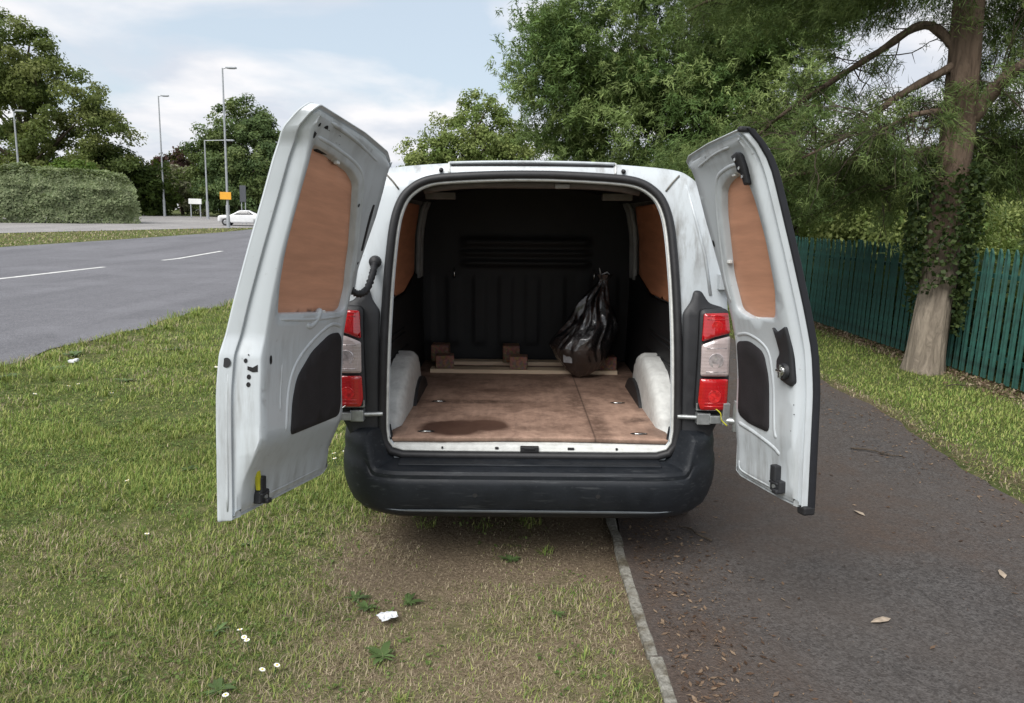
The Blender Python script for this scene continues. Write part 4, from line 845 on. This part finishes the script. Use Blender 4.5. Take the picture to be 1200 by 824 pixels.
for li, (pts, r0) in enumerate(LIMBS):
    q = spline(L9(pts), 7); m = MB(); m.tube([p-po for p in q], list(np.linspace(r0*sc9, r0*.22, len(q))*(1+.10*np.sin(np.arange(len(q))*1.7+li))), 9); m.build('limb', BARK, pine, smooth=True)
    ntw = 30
    for k in range(ntw):
        t = .22+.78*rng.random(); i = min(len(q)-2, int(t*(len(q)-1))); st = q[i]; dr = q[i+1]-q[i]; dr = dr/np.linalg.norm(dr)
        d1 = dr*.5+rng.normal(size=3)*np.array([.7, .7, .45])+np.array([0, 0, -.15]); d1 /= np.linalg.norm(d1); l = (.35+.8*rng.random())*(1.15-.4*t)
        e = st+d1*l; mid = st+d1*l*.5+np.array([0, 0, .07*l]); w_ = spline([st-po, st-po+d1*l*.35+rng.normal(size=3)*.06*l, mid-po+d1*l*.2+rng.normal(size=3)*.10*l, e-po+np.array([0, 0, -.12*l])+rng.normal(size=3)*.08*l], 3); tw.tube(w_, list(np.linspace(.009, .002, len(w_))), 4, False)
        for j in range(3):
            f = w_[min(len(w_)-1, 3+int(rng.random()*5))]; d2 = d1+rng.normal(size=3)*.6; d2 /= np.linalg.norm(d2); e2 = f+d2*(.12+.25*rng.random()); tw.tube([f, e2], [.005, .002], 3, False)
            dens = 1. if li > 3 else .45
            if rng.random() < dens:
                for _ in range(5): tuC.append(f+(e2-f)*rng.random()*1.1+rng.normal(size=3)*.05); tuD.append(d2*.8+np.array([0, 0, -.25]))
tw.build('twigs', BARKD, pine)
# hanging crown masses away from the bare gap
for (cx_, cy, cz, rx, ry, rz_), k in (((5.4, 8.8, 5.4, 2.6, 2.2, 1.3), 700), ((6.1, 9.3, 4.3, 1.0, 1.1, .5), 220), ((4.0, 9.5, 4.35, .9, .9, .28), 150), ((3.2, 10.2, 4.9, 1.5, 1.6, .9), 500), ((6.3, 8.8, 4.0, 1.1, 1.5, 1.0), 260), ((6.0, 9.2, 2.6, .9, 1.2, .5), 170), ((3.0, 10.6, 2.45, 1.3, 1.0, .35), 230), ((4.2, 9.9, 2.35, .9, .9, .28), 110), ((3.8, 8.2, 4.35, 1.2, .9, .35), 160)):
    P = np.array([cx_, cy, cz])+rvec(k)*(rng.random((k, 1))**.45)*np.array([rx, ry, rz_]); P += rng.normal(size=P.shape)*.06
    for p in P:
        d = (p-np.array([4.85, 8.4, p[2]+.6])); d /= np.linalg.norm(d)
        for _ in range(4): tuC.append(p-po+rng.normal(size=3)*.11); tuD.append(d*.7+np.array([0, 0, -.3])+rng.normal(size=3)*.3)
tuC = np.array(tuC); tuD = np.array(tuD); V, T = needles(tuC, tuD, .10, .010, 18, .8)
ctuft = palcol(len(tuC), [(.070, .110, .036), (.115, .165, .055), (.17, .215, .075)]); obj('crown', V, T, NEEDLE, pine, cols=np.repeat(np.repeat(ctuft, 18, 0)*(.7+.6*rng.random((len(tuC)*18, 1))), 3, 0))

# ------------------------------------------------------------------ big feathery tree over the van, beyond its right door
big = tag(empty('feathery_tree', (4.3, 16.2, 0)), 'large feathery dark green tree hanging over beyond the narrow right door', 'tree'); bo = np.array([4.3, 16.2, 0])
P = spline([(0, 0, -.2), (.05, 0, 2), (-.1, .1, 4), (-.05, 0, 6), (.2, 0, 9)], 6); m = MB(); m.tube(P, list(np.interp(np.linspace(0, 1, len(P)), [0, .4, 1], [.30, .22, .08])), 12); m.build('trunk', BARKD, big, smooth=True)
ells = [(-1.4, -.2, 5.6, 2.9, 2.2, 1.8), (-2.9, -.3, 4.7, 1.7, 1.6, 1.1), (-1.2, -.3, 3.6, 2.6, 2.0, 1.3), (.4, -.4, 4.3, 1.5, 2.0, 1.8), (-.2, 0, 7.4, 3.0, 2.2, 1.8), (.9, 0, 6.0, 1.6, 2.0, 1.6), (-.2, -.6, 2.6, 2.3, 1.5, .9), (1.6, .2, 2.5, 1.9, 1.6, .55), (-3.1, 0, 3.6, .9, 1.0, .7)]
C = clumps(ells, 680, .8)
for c in C[:26]:
    k = P[int(np.clip((c[2]-.8)/9*len(P), 5, len(P)-3))]; q = limb_path(k, c*.92, .05, 5); m = MB(); m.tube(q, list(np.linspace(.075, .012, len(q))), 6); m.build('limb', BARKD, big, smooth=True)
per = 26; out_d = C-np.array([0, 0, 4.0]); out_d /= np.linalg.norm(out_d, axis=1)[:, None]
CC = np.repeat(C, per, 0)+rng.normal(size=(len(C)*per, 3))*np.array([.27, .27, .19]); DD = np.repeat(out_d*.6+np.array([0, 0, -.25]), per, 0)+rng.normal(size=(len(C)*per, 3))*.35
nn = 22; V, T = needles(CC, DD, .12, .027, nn, .9)
pc = np.repeat(palcol(len(C), [(.075, .130, .042), (.115, .182, .058), (.165, .232, .078), (.225, .285, .105)]), per, 0)*(.8+.4*rng.random((len(CC), 1))); obj('crown', V, T, NEEDLE, big, cols=np.repeat(np.repeat(pc, nn, 0)*(.75+.5*rng.random((len(CC)*nn, 1))), 3, 0))
# bright shrubs and trees behind the fence
for k, (x, yb, zc_, r_, hh, pal, lab) in enumerate((
        (8.2, 15.5, 1.9, 1.5, 1.2, G_LITE, 'sunlit yellow-green bush just behind the fence panel left of the pine'), (8.2, 21, 2.6, 2.6, 1.6, G_LITE, 'bright green broadleaf tree behind the fence, left of the ivy trunk'),
        (12.5, 20, 2.4, 2.8, 1.5, G_LITE, 'light green tree behind the fence, right of the ivy trunk'), (14.5, 27, 3.0, 4.0, 1.8, G_OAK, 'dark tree far behind the fence beyond the light green ones'), (5.8, 27, 3.4, 3.2, 2.6, G_MID, 'mid green tree at the far end of the fence'),
        (9.8, 11.2, 1.7, 1.3, 1.1, G_MID, 'low shrub behind the fence right of the ivy trunk'))):
    leaf_tree('fence_side_tree', lab, 'tree' if hh > 1.3 else 'bush', (x, yb, 0 if yb < 24 else float(ter(yb))), zc_*.5, [(x, yb, zc_, r_, r_*.8, hh), (x-r_*.6, yb, zc_*.75, r_*.7, r_*.6, hh*.7), (x+r_*.6, yb, zc_*.8, r_*.7, r_*.6, hh*.7)], 110, 260, .42+.1*r_/2, .07+.012*yb/10, pal, limbs=9, rad=.12, surf=.7)
wood('fence_side_wood', 12, 60, 40, 4.6, 9000, G_MID, .6)

n = 30000; C = np.stack([5.5+1.3*rng.random(n), 3.5+21*rng.random(n), 1.12*rng.random(n)**.7*(.6+.6*rng.random(n))], 1); V, T = cards(C, .13, .6)
tag(obj('undergrowth', V, T, LEAF, cols=np.repeat(palcol(n, [(.02, .04, .018), (.04, .062, .026), (.06, .085, .034)]), 4, 0)), 'tangled low green undergrowth pressed behind the palisade fence', 'undergrowth', kind='stuff')
# ------------------------------------------------------------------ lamp posts, signs, cars
def lamp(x, y, h, arm, lab, az=0.):
    t = tag(empty('street_lamp', (x, y, float(ter(y))), az), lab, 'street lamp', 'street lamps round the junction')
    m = MB(); m.tube([(0, 0, -.2), (0, 0, 1.4)], .11, 12); m.build('base', GALV, t, auto=30)
    m = MB(); m.tube([(0, 0, 1.35), (0, 0, h*.6), (0, 0, h)], [.075, .06, .045], 10); m.build('pole', GALV, t, auto=30)
    m = MB(); m.tube([(0, 0, h-.05), (arm, 0, h+.03)], .03, 8); m.build('arm', GALV, t, auto=30)
    m = MB(); m.box((arm+.28, 0, h+.03), (.62, .24, .09)); m.box((arm+.30, 0, h-.025), (.40, .18, .03)); m.build('lantern', GALV, t, bevel=.03)
lamp(-18.0, 46, 9.5, .25, 'tall grey lamp post carrying the small orange sign, nearest the round tree'); lamp(-29.6, 62, 9.7, .25, 'grey lamp post standing clear of the trees by the hedge end'); lamp(-24.5, 58.5, 6.1, 1.7, 'grey lamp post with long arm beside the white sign'); lamp(-33.55, 50, 7.0, .2, 'lamp post half lost against the spreading tree above the hedge'); lamp(.12, 48, 9.0, .25, 'lamp post rising behind the van roof against the pale green tree')
sg = tag(empty('road_sign', (-25.9, 59.5, float(ter(59.5)))), 'small white direction sign on two posts between lamp posts', 'sign')
m = MB(); m.box((0, 0, 1.35), (1.05, .05, .42)); m.build('panel', SIGNW, sg, bevel=.02)
for x in (-.38, .38):
    m = MB(); m.tube([(x, .06, -.2), (x, .06, 1.5)], .05, 8); m.build('post', GALV, sg)
so = tag(empty('orange_sign', (-18.0, 45.85, float(ter(46)))), 'small orange rectangular sign strapped to the lamp post', 'sign')
m = MB(); m.box((-.05, 0, 1.95), (.70, .03, .45)); m.build('panel', SIGNO, so, bevel=.01); m = MB(); m.box((0, .06, 1.95), (.18, .12, .05)); m.build('bracket', GALV, so)
sd2 = tag(empty('dark_sign', (-19.35, 50.8, float(ter(50.8)))), 'dark upright sign panel just behind the white car', 'sign')
m = MB(); m.box((.55, 0, 2.1), (.42, .06, 1.1)); m.build('panel', SIGND, sd2, bevel=.01)
for x in (.42, .68):
    m = MB(); m.tube([(x, .06, -.1), (x, .06, 2.5)], .035, 8); m.build('post', GALV, sd2)
def car(x, y, rz, lab, k=1.):
    t = tag(empty('parked_car', (x, y, float(ter(y))), rz), lab, 'car'); t.scale = (k, k, k)
    top = [(-2.0, .55), (-1.98, .78), (-1.7, .86), (-.9, .92), (-.25, 1.30), (.55, 1.33), (1.25, 1.02), (1.85, .95), (1.98, .75), (2.0, .5)]; bot = [(2.0, .32), (1.72, .28), (1.62, .50), (1.35, .62), (1.05, .50), (.95, .25), (-.95, .25), (-1.05, .50), (-1.35, .62), (-1.62, .50), (-1.72, .28), (-2.0, .34)]
    P = rpoly(top+bot, .10, 4); m = MB(); n = len(P)
    for yv, k in ((-.80, .965), (-.72, 1.), (.72, 1.), (.80, .965)):
        for px, pz in P: m.V.append((px*k, yv*(1-.22*max(0, (pz-.85)/.5)), .3+(pz-.3)*k))
    for i in range(3): m.F += bridge(n, i*n, (i+1)*n)
    V2, T2 = fill(P, (), .3)
    for yv, k in ((-.80, .965), (.80, .965)): m.add([(u*k, yv*(1-.22*max(0, (v-.85)/.5)), .3+(v-.3)*k) for u, v in V2], T2)
    fixn(m.build('body', CARW, t, auto=40))
    for s_ in (-1, 1):
        w_ = rpoly([(-.72, .94), (.95, .98), (.48, 1.25), (-.22, 1.23)], .05, 4, .1); plate('side_window', w_, lambda u, v, tt: (u, s_*(.79*(1-.22*max(0, (v-.85)/.5))+tt), v), 0, .012, GLASS, t, .004, .2)
        m = MB(); m.box((-1.93, s_*.55, .70), (.10, .28, .12)); m.build('headlight', CLEAR, t, bevel=.02); m = MB(); m.box((1.95, s_*.6, .76), (.06, .22, .12)); m.build('tail_light', RED, t, bevel=.02)
        for wx in (-1.35, 1.35):
            m = MB(); m.tube([(wx, s_*.60, .30), (wx, s_*.80, .30)], .30, 20); wl = m.build('wheel', TYRE, t, auto=30); m = MB(); m.tube([(wx, s_*.79, .30), (wx, s_*.815, .30)], [.19, .15], 16); m.build('rim', ALLOY, wl, auto=30)
    for a, b in (((-.82, .97), (-.30, 1.265)), ((.62, 1.29), (1.16, 1.07))):
        m = MB(); o_ = .012 ; nx2, nz2 = -(b[1]-a[1]), (b[0]-a[0]); ln = math.hypot(nx2, nz2); nx2, nz2 = nx2/ln*.022, nz2/ln*.022
        m.add([(a[0]+nx2, -.62, a[1]+nz2), (a[0]+nx2, .62, a[1]+nz2), (b[0]+nx2, .55, b[1]+nz2), (b[0]+nx2, -.55, b[1]+nz2)], [(0, 1, 2, 3)]); m.build('windscreen', GLASS, t)
car(-18.1, 49.0, R(8), 'white car parked behind the lamp post with the orange sign', .78); car(11.2, 13.6, R(70), 'white car glimpsed between the pales of the green fence')

# ------------------------------------------------------------------ grass, litter and small ground things
def blades(name, Xb, Yb, Zb, h, w_, dry, lab, soil=None):
    n = len(Xb); a = rng.random(n)*2*math.pi; lean = np.where(rng.random(n) < .3+.6*dry, 1.2+3.0*rng.random(n), .25+.9*rng.random(n)); hh = h*(.45+.9*rng.random(n))
    d = np.stack([np.cos(a), np.sin(a), np.zeros(n)], 1); s = np.stack([-np.sin(a), np.cos(a), np.zeros(n)], 1); B = np.stack([Xb, Yb, Zb], 1); ww = (w_*(.4+1.3*rng.random(n)**1.6))[:, None]
    nrm = 1/np.sqrt(1+lean**2); up = (hh*nrm)[:, None]*np.array([0, 0, 1.]); fw = d*(hh*lean*nrm)[:, None]
    M_ = B+up*.62+fw*.38; Tp = B+up*.95+fw*1.0
    V = np.stack([B-s*ww*.5, B+s*ww*.5, M_-s*ww*.42, M_+s*ww*.42, Tp], 1).reshape(-1, 3); i = np.arange(n)*5
    T = np.concatenate([np.stack([i, i+1, i+3], 1), np.stack([i, i+3, i+2], 1), np.stack([i+2, i+3, i+4], 1)])
    isdry = rng.random(n) < np.clip(dry*1.25-.08, 0.03, .95)
    gcol = palcol(n, [(.095, .165, .038), (.175, .250, .058), (.27, .31, .088), (.36, .36, .135)]); dcol = palcol(n, [(.16, .125, .085), (.33, .27, .18), (.52, .44, .31)])
    patch = (.75+.6*fbm(Xb*1.7, Yb*1.7, 66))[:, None]; col = np.where(isdry[:, None], dcol, gcol*patch); c5 = np.repeat(col, 5, 0).reshape(n, 5, 3).reshape(-1, 3)
    return tag(obj(name, V, T, BLADE, cols=c5), lab, 'grass', kind='stuff')
def scatter(x0, x1, y0, y1, dens): n = int((x1-x0)*(y1-y0)*dens); return x0+(x1-x0)*rng.random(n), y0+(y1-y0)*rng.random(n)
def zgr(x, y): return .03*(fbm(x*1.2, y*1.2, 71)-.5)*sstep(-5.0, -4.2, x)-.004
parts = []
for x0, x1, y0, y1, dn in ((-2.6, .56, 1.6, 3.4, 24000), (-4.3, -.3, 3.4, 5.2, 11000), (-.3, .56, 3.4, 4.2, 6500), (-4.3, -.6, 5.2, 8.5, 4200), (-5.3, -.6, 8.5, 14.5, 1500), (-5.25, -4.3, 4.4, 8.5, 2700), (-5.15, 0.5, 14.5, 24, 350), (-3.6, -2.6, 1.6, 3.4, 2500)):
    parts.append(scatter(x0, x1, y0, y1, dn))
Xb = np.concatenate([p[0] for p in parts]); Yb = np.concatenate([p[1] for p in parts]); dr = dryness(Xb, Yb); so_ = soilness(Xb, Yb)
dist = np.hypot(Xb, Yb); thick = fbm(Xb*4, Yb*4, 81)
k = (rng.random(len(Xb)) > so_*.85) & (rng.random(len(Xb)) > dr*.12) & (Xb > near_e(Yb)-.05+.12*rng.normal(size=len(Xb))*.5); Xb, Yb, dr, dist, thick = Xb[k], Yb[k], dr[k], dist[k], thick[k]
hg = (.017+.036*np.clip(thick*2.2-.65, 0, 1)*(1-.45*dr))*(1+.07*np.clip(dist-3, 0, 9)); hg *= 1+.8*np.exp(-((Xb+5.0)/.25)**2)
hg *= 1-.5*sstep(-.7, -.2, Xb)*(Yb > 3.0)*(Yb < 8)
blades('verge_grass', Xb, Yb, zgr(Xb, Yb), hg, .0024*(1+.24*np.clip(dist-2.5, 0, 11)), dr, 'short patchy green and straw-coloured grass left of the van')
# rank darker tufts among the mown blades
tx, ty = scatter(-5.0, .5, 1.75, 10, 7.5); k = (tx > near_e(ty)) & (rng.random(len(tx)) > .35*(dryness(tx, ty) > .55)); tx, ty = tx[k], ty[k]
ex = np.concatenate([near_e(e_)+.10 for e_ in [4.5+9*rng.random(90)]]); ey = 4.5+9*rng.random(90); tx = np.r_[tx, near_e(ey)+.08+.15*rng.random(90)]; ty = np.r_[ty, ey]
nb_ = 46; rad_ = np.repeat(.02+.05*rng.random(len(tx)), nb_); an_ = rng.random(len(rad_))*2*math.pi; q_ = np.sqrt(rng.random(len(rad_)))*rad_
Xb = np.repeat(tx, nb_)+q_*np.cos(an_); Yb = np.repeat(ty, nb_)+q_*np.sin(an_); dd_ = np.hypot(Xb, Yb)
blades('tussock_grass', Xb, Yb, zgr(Xb, Yb), np.repeat(.035+.035*rng.random(len(tx)), nb_)*(1+.05*np.clip(dd_-3, 0, 8)), .0032*(1+.2*np.clip(dd_-2.5, 0, 10)), np.zeros(len(Xb)), 'longer rank green tufts scattered through the verge grass')
# low clover and small broad leaves among the blades
cx1, cy1 = scatter(-4.6, .5, 1.7, 8, 420); k = (fbm(cx1*2.6, cy1*2.6, 84) > .52) & (rng.random(len(cx1)) > dryness(cx1, cy1)*1.1); cx1, cy1 = cx1[k], cy1[k]
C = np.stack([cx1, cy1, zgr(cx1, cy1)+.010+.012*rng.random(len(cx1))], 1); C = np.repeat(C, 4, 0)+rng.normal(size=(len(C)*4, 3))*np.array([.010, .010, .003]); V, T = cards(C, .014, .8, np.array([0, 0, 1.]))
V[:, 2] = np.clip(V[:, 2], .002, .05); tag(obj('clover', V, T, BLADE, cols=np.repeat(palcol(len(C), [(.07, .12, .03), (.12, .175, .05), (.16, .20, .07)]), 4, 0)), 'low clover and small broad leaves among the verge grass', 'clover', kind='stuff')
parts = [scatter(3.05, 5.25, 3.6, 7.5, 4200), scatter(3.05, 5.25, 7.5, 16, 2200)]
Xb = np.concatenate([p[0] for p in parts]); Yb = np.concatenate([p[1] for p in parts]); pr_ = path_right(Yb); k = (Xb > pr_+.12*np.abs(rng.normal(size=len(Xb)))) & (rng.random(len(Xb)) > .9*soilness(Xb, Yb)); Xb, Yb = Xb[k], Yb[k]
dr = np.clip(.55*np.exp(-((Xb-path_right(Yb)-.05)/.16)**2)+.25*fbm(Xb, Yb, 14)*.6+.5*np.exp(-((Xb-5.1)/.2)**2), 0, 1)
blades('fence_verge_grass', Xb, Yb, Xb*0-.004, np.full(len(Xb), .042)*(.5+1.0*fbm(Xb*3, Yb*3, 15)), .005*(1+.1*(Yb-4)), dr, 'green grass strip between the path and the palisade fence')
Xb, Yb = scatter(-26, -14, 26, 46, 60); yl = far_l(Yb); k = (Xb < yl-.1) & (Xb > np.interp(Yb, [20, 33, 38, 44, 47, 64], [-28, -24.2, -21.8, -18.6, -16.5, -16.5])+.1); Xb, Yb = Xb[k], Yb[k]
blades('far_verge_grass', Xb, Yb, ter(Yb), np.full(len(Xb), .10), .03, np.full(len(Xb), .55), 'dry grass strip on the far side of the road')
# dead leaves, needles and grit lying on the path edges
n = 26000; px = np.concatenate([.62+np.abs(rng.normal(size=n//2))*.20, path_right(np.full(n-n//2, 5.))-np.abs(rng.normal(size=n-n//2))*.45+.25]); py = 1.4+10*rng.random(n)**1.3
k = (rng.random(n) < .25+.9*fbm(px*3, py*3, 23)); px, py = px[k], py[k]; px2, py2 = scatter(.7, 3.2, 1.6, 8, 60); px = np.r_[px, px2]; py = np.r_[py, py2]; n = len(px)
a = rng.random(n)*2*math.pi; l = .008+.030*rng.random(n)**2.2; wdt = np.where(rng.random(n) < .6, .0022, l*.4); c = np.stack([px, py, np.full(n, .022)+.004*rng.random(n)], 1); d = np.stack([np.cos(a), np.sin(a), .12*rng.normal(size=n)], 1)*l[:, None]; s = np.stack([-np.sin(a), np.cos(a), .2*rng.normal(size=n)], 1)*wdt[:, None]
V = np.stack([c-d*.5, c+s*.5, c+d*.5, c-s*.5], 1).reshape(-1, 3); i = np.arange(n)*4; T = np.concatenate([np.stack([i, i+1, i+2], 1), np.stack([i, i+2, i+3], 1)])
tag(obj('leaf_litter', V, T, DEADLEAF, cols=np.repeat(palcol(n, [(.05, .03, .02), (.12, .075, .05), (.26, .19, .13), (.10, .06, .04)]), 4, 0)), 'brown dead needles and leaf litter scattered along the path edges', 'litter', kind='stuff')
# litter against the fence foot
n = 2600; px = 5.12+.14*rng.normal(size=n); py = 5+11*rng.random(n); C = np.stack([px, py, .01+.02*rng.random(n)], 1); V, T = cards(C, .05, .4)
tag(obj('fence_litter', V, T, DEADLEAF, cols=np.repeat(palcol(n, [(.07, .045, .03), (.16, .11, .075), (.30, .24, .17)]), 4, 0)), 'dry leaf litter heaped along the foot of the green fence', 'litter', kind='stuff')
def twig(x, y, l, az, lab):
    q = spline([(-l/2, 0, .03), (-l*.1, l*.05, .035), (l*.2, -.02, .03), (l/2, l*.04, .028)], 5); m = MB(); m.tube(q, list(np.linspace(.007, .003, len(q))), 6); m.tube([q[8], np.array(q[8])+np.array([l*.12, l*.10, .005])], [.004, .002], 5)
    o = m.build('twig', BARKD, smooth=True); o.location = (x, y, .0); o.rotation_euler = (0, 0, az); tag(o, lab, 'twig', 'fallen twigs')
twig(2.66, 5.05, .34, -.5, 'longer fallen twig lying across the path near the right verge'); twig(.98, 3.55, .22, 2.2, 'short fallen twig on the path below the right door'); twig(-.42, 1.98, .16, .9, 'short dark twig lying in the dry grass'); twig(4.72, 7.5, .3, .3, 'fallen twig at the foot of the pine')
for k, (x, y, s_, az, lab) in enumerate(((1.55, 2.75, .05, .3, 'pale flattened leaf on the asphalt nearest the van corner'), (2.35, 3.2, .045, 1.2, 'pale flattened leaf in the middle of the path'), (2.0, 3.9, .04, 2., 'small pale leaf on the path beside the open door'))):
    m = MB(); q = [(-s_, 0, .024), (-s_*.3, -s_*.35, .030), (s_*.6, -s_*.25, .026), (s_*1.1, 0, .027), (s_*.5, s_*.3, .032), (-s_*.3, s_*.3, .027)]; m.add(q+[(0, 0, .034)], [(i, (i+1) % 6, 6) for i in range(6)]); o = m.build('fallen_leaf', simple('pale_dead_leaf', (.36, .29, .22), .8, .3, 40)); o.location = (x, y, 0); o.rotation_euler = (0, 0, az); tag(o, lab, 'leaf', 'pale leaves on the path')
m = MB(); g = 7
for i in range(g):
    for j in range(g): m.V.append(((i/6-.5)*.075+.004*random.random(), (j/6-.5)*.06+.004*random.random(), .022+.014*random.random()))
for i in range(g-1): m.F += [(i*g+j, (i+1)*g+j, (i+1)*g+j+1, i*g+j+1) for j in range(g-1)]
o = m.build('paper_scrap', PAPER); o.location = (-.465, 2.66, 0); o.rotation_euler = (0, 0, .6); tag(o, 'crumpled white scrap of paper lying on the dry grass', 'litter')
m = MB(); m.box((0, 0, .02), (.07, .05, .03)); m.box((.03, .02, .03), (.04, .05, .03)); o = m.build('paper_scrap', PAPER, bevel=.008); o.location = (-4.55, 7.35, 0); tag(o, 'white scrap of litter by the road edge of the verge', 'litter')
# rosette weeds and daisies
def rosette(x, y, r_, k, lab, tall=.28):
    V = []; F = []; cols = []
    for i in range(k):
        a = 2*math.pi*i/k*1.0+random.uniform(-.7, .7); l = r_*random.uniform(.3, 1.15); w_ = l*random.uniform(.10, .20); e = tall*random.uniform(.4, 1.2); bend = random.uniform(-.35, .35); b = len(V); d = np.array([math.cos(a), math.sin(a), 0]); s = np.array([-math.sin(a), math.cos(a), 0]); c_ = np.array((.075, .115, .042))*random.uniform(.7, 1.5)
        for t, ww in ((0, .25), (.35, 1), (.7, .9), (1, .08)):
            p = d*l*t+s*l*t*t*bend+np.array([0, 0, l*e*math.sin(t*2.2)*.8+.006]); V += [p-s*w_*ww, p+np.array([0, 0, -.15*w_]), p+s*w_*ww]; cols += [c_]*3
        for q in range(3): F += [(b+q*3, b+q*3+1, b+q*3+4, b+q*3+3), (b+q*3+1, b+q*3+2, b+q*3+5, b+q*3+4)]
    o = obj('rosette_weed', V, F, IVY, cols=np.array(cols), smooth=True); o.location = (x, y, .004); tag(o, lab, 'weed', 'broad-leaved weeds in the verge')
for x, y, r_, k in ((-.44, 2.42, .10, 12), (-.40, 2.80, .09, 12), (-.62, 2.82, .08, 10), (.02, 3.22, .08, 10), (-.56, 2.75, .07, 9), (-4.5, 7.0, .16, 14), (-4.7, 6.6, .16, 14), (-3.9, 8.2, .15, 13), (-3.6, 6.6, .14, 12), (-1.1, 2.55, .07, 10), (-4.75, 7.7, .2, 15), (-3.3, 8.9, .16, 13), (-1.25, 3.3, .07, 9), (-.95, 2.2, .08, 10), (-2.0, 4.3, .09, 10), (.22, 2.75, .05, 8)): 
    lab_ = ('broad-leaved weed in the straw patch around the paper scrap' if (y < 3 and -.7 < x < -.3) else 'small broad-leaved weed in dry turf beside the concrete edging' if x > -.1 else 'leafy weed clump close to the road edge of the verge' if x < -3.2 else 'low broad-leaved weed in green turf out from the wide door')
    rosette(x, y, r_*.72, k+6, lab_)
dm = MB(); 
for i in range(13):
    a = 2*math.pi*i/13; d = Vector((math.cos(a), math.sin(a), 0)); s = Vector((-math.sin(a), math.cos(a), 0)); dm.add([d*.002+Vector((0, 0, .045)), d*.008+s*.0022+Vector((0, 0, .0465)), d*.0115+Vector((0, 0, .045)), d*.008-s*.0022+Vector((0, 0, .0465))], [(0, 1, 2, 3)])
d0 = empty('daisy', (0, 0, 0)); pe = dm.build('petals', PETAL, d0); q = MB(); q.tube([(0, 0, .044), (0, 0, .048)], [.0042, .003], 10); dc = q.build('flower_centre', DISC, d0); q = MB(); q.tube([(0, 0, -.01), (0, 0, .045)], .001, 4); ds = q.build('stalk', GREEN, d0)
DL_ = 'small white daisy open in the short verge grass'; tag(d0, DL_, 'daisy', 'daisies in the verge'); firstd = True
for i, (x, y) in enumerate([(-.97, 2.47), (-.94, 2.44), (-.99, 2.50), (-.80, 2.30), (-.84, 2.27), (-.90, 2.13), (-3.9, 6.2), (-3.85, 6.3), (-3.4, 6.0), (-2.6, 5.8), (-2.7, 6.9), (-2.5, 6.95), (-2.45, 6.0), (-1.15, 4.6), (-1.1, 4.65), (-1.12, 4.5), (-1.6, 4.1), (-4.0, 5.9), (-2.2, 4.0), (-1.75, 3.3), (-3.0, 7.2), (-2.95, 7.4)]):
    r = d0 if i == 0 else d0.copy()
    if i: COL.objects.link(r)
    r.location = (x, y, 0); s_ = 1+.12*max(0, y-3); r.scale = (s_, s_, 1); r.rotation_euler = (random.uniform(-.3, .3), random.uniform(-.3, .3), random.random()*6)
    r['label'] = 'white daisy in the close cluster near the dry patch' if y < 2.6 else 'white daisy by the van corner under the left hinge' if x > -1.3 else 'lone white daisy further out towards the road'
    if i:
        for ch in (pe, dc, ds): c = ch.copy(); COL.objects.link(c); c.parent = r
bpy.context.view_layer.update()
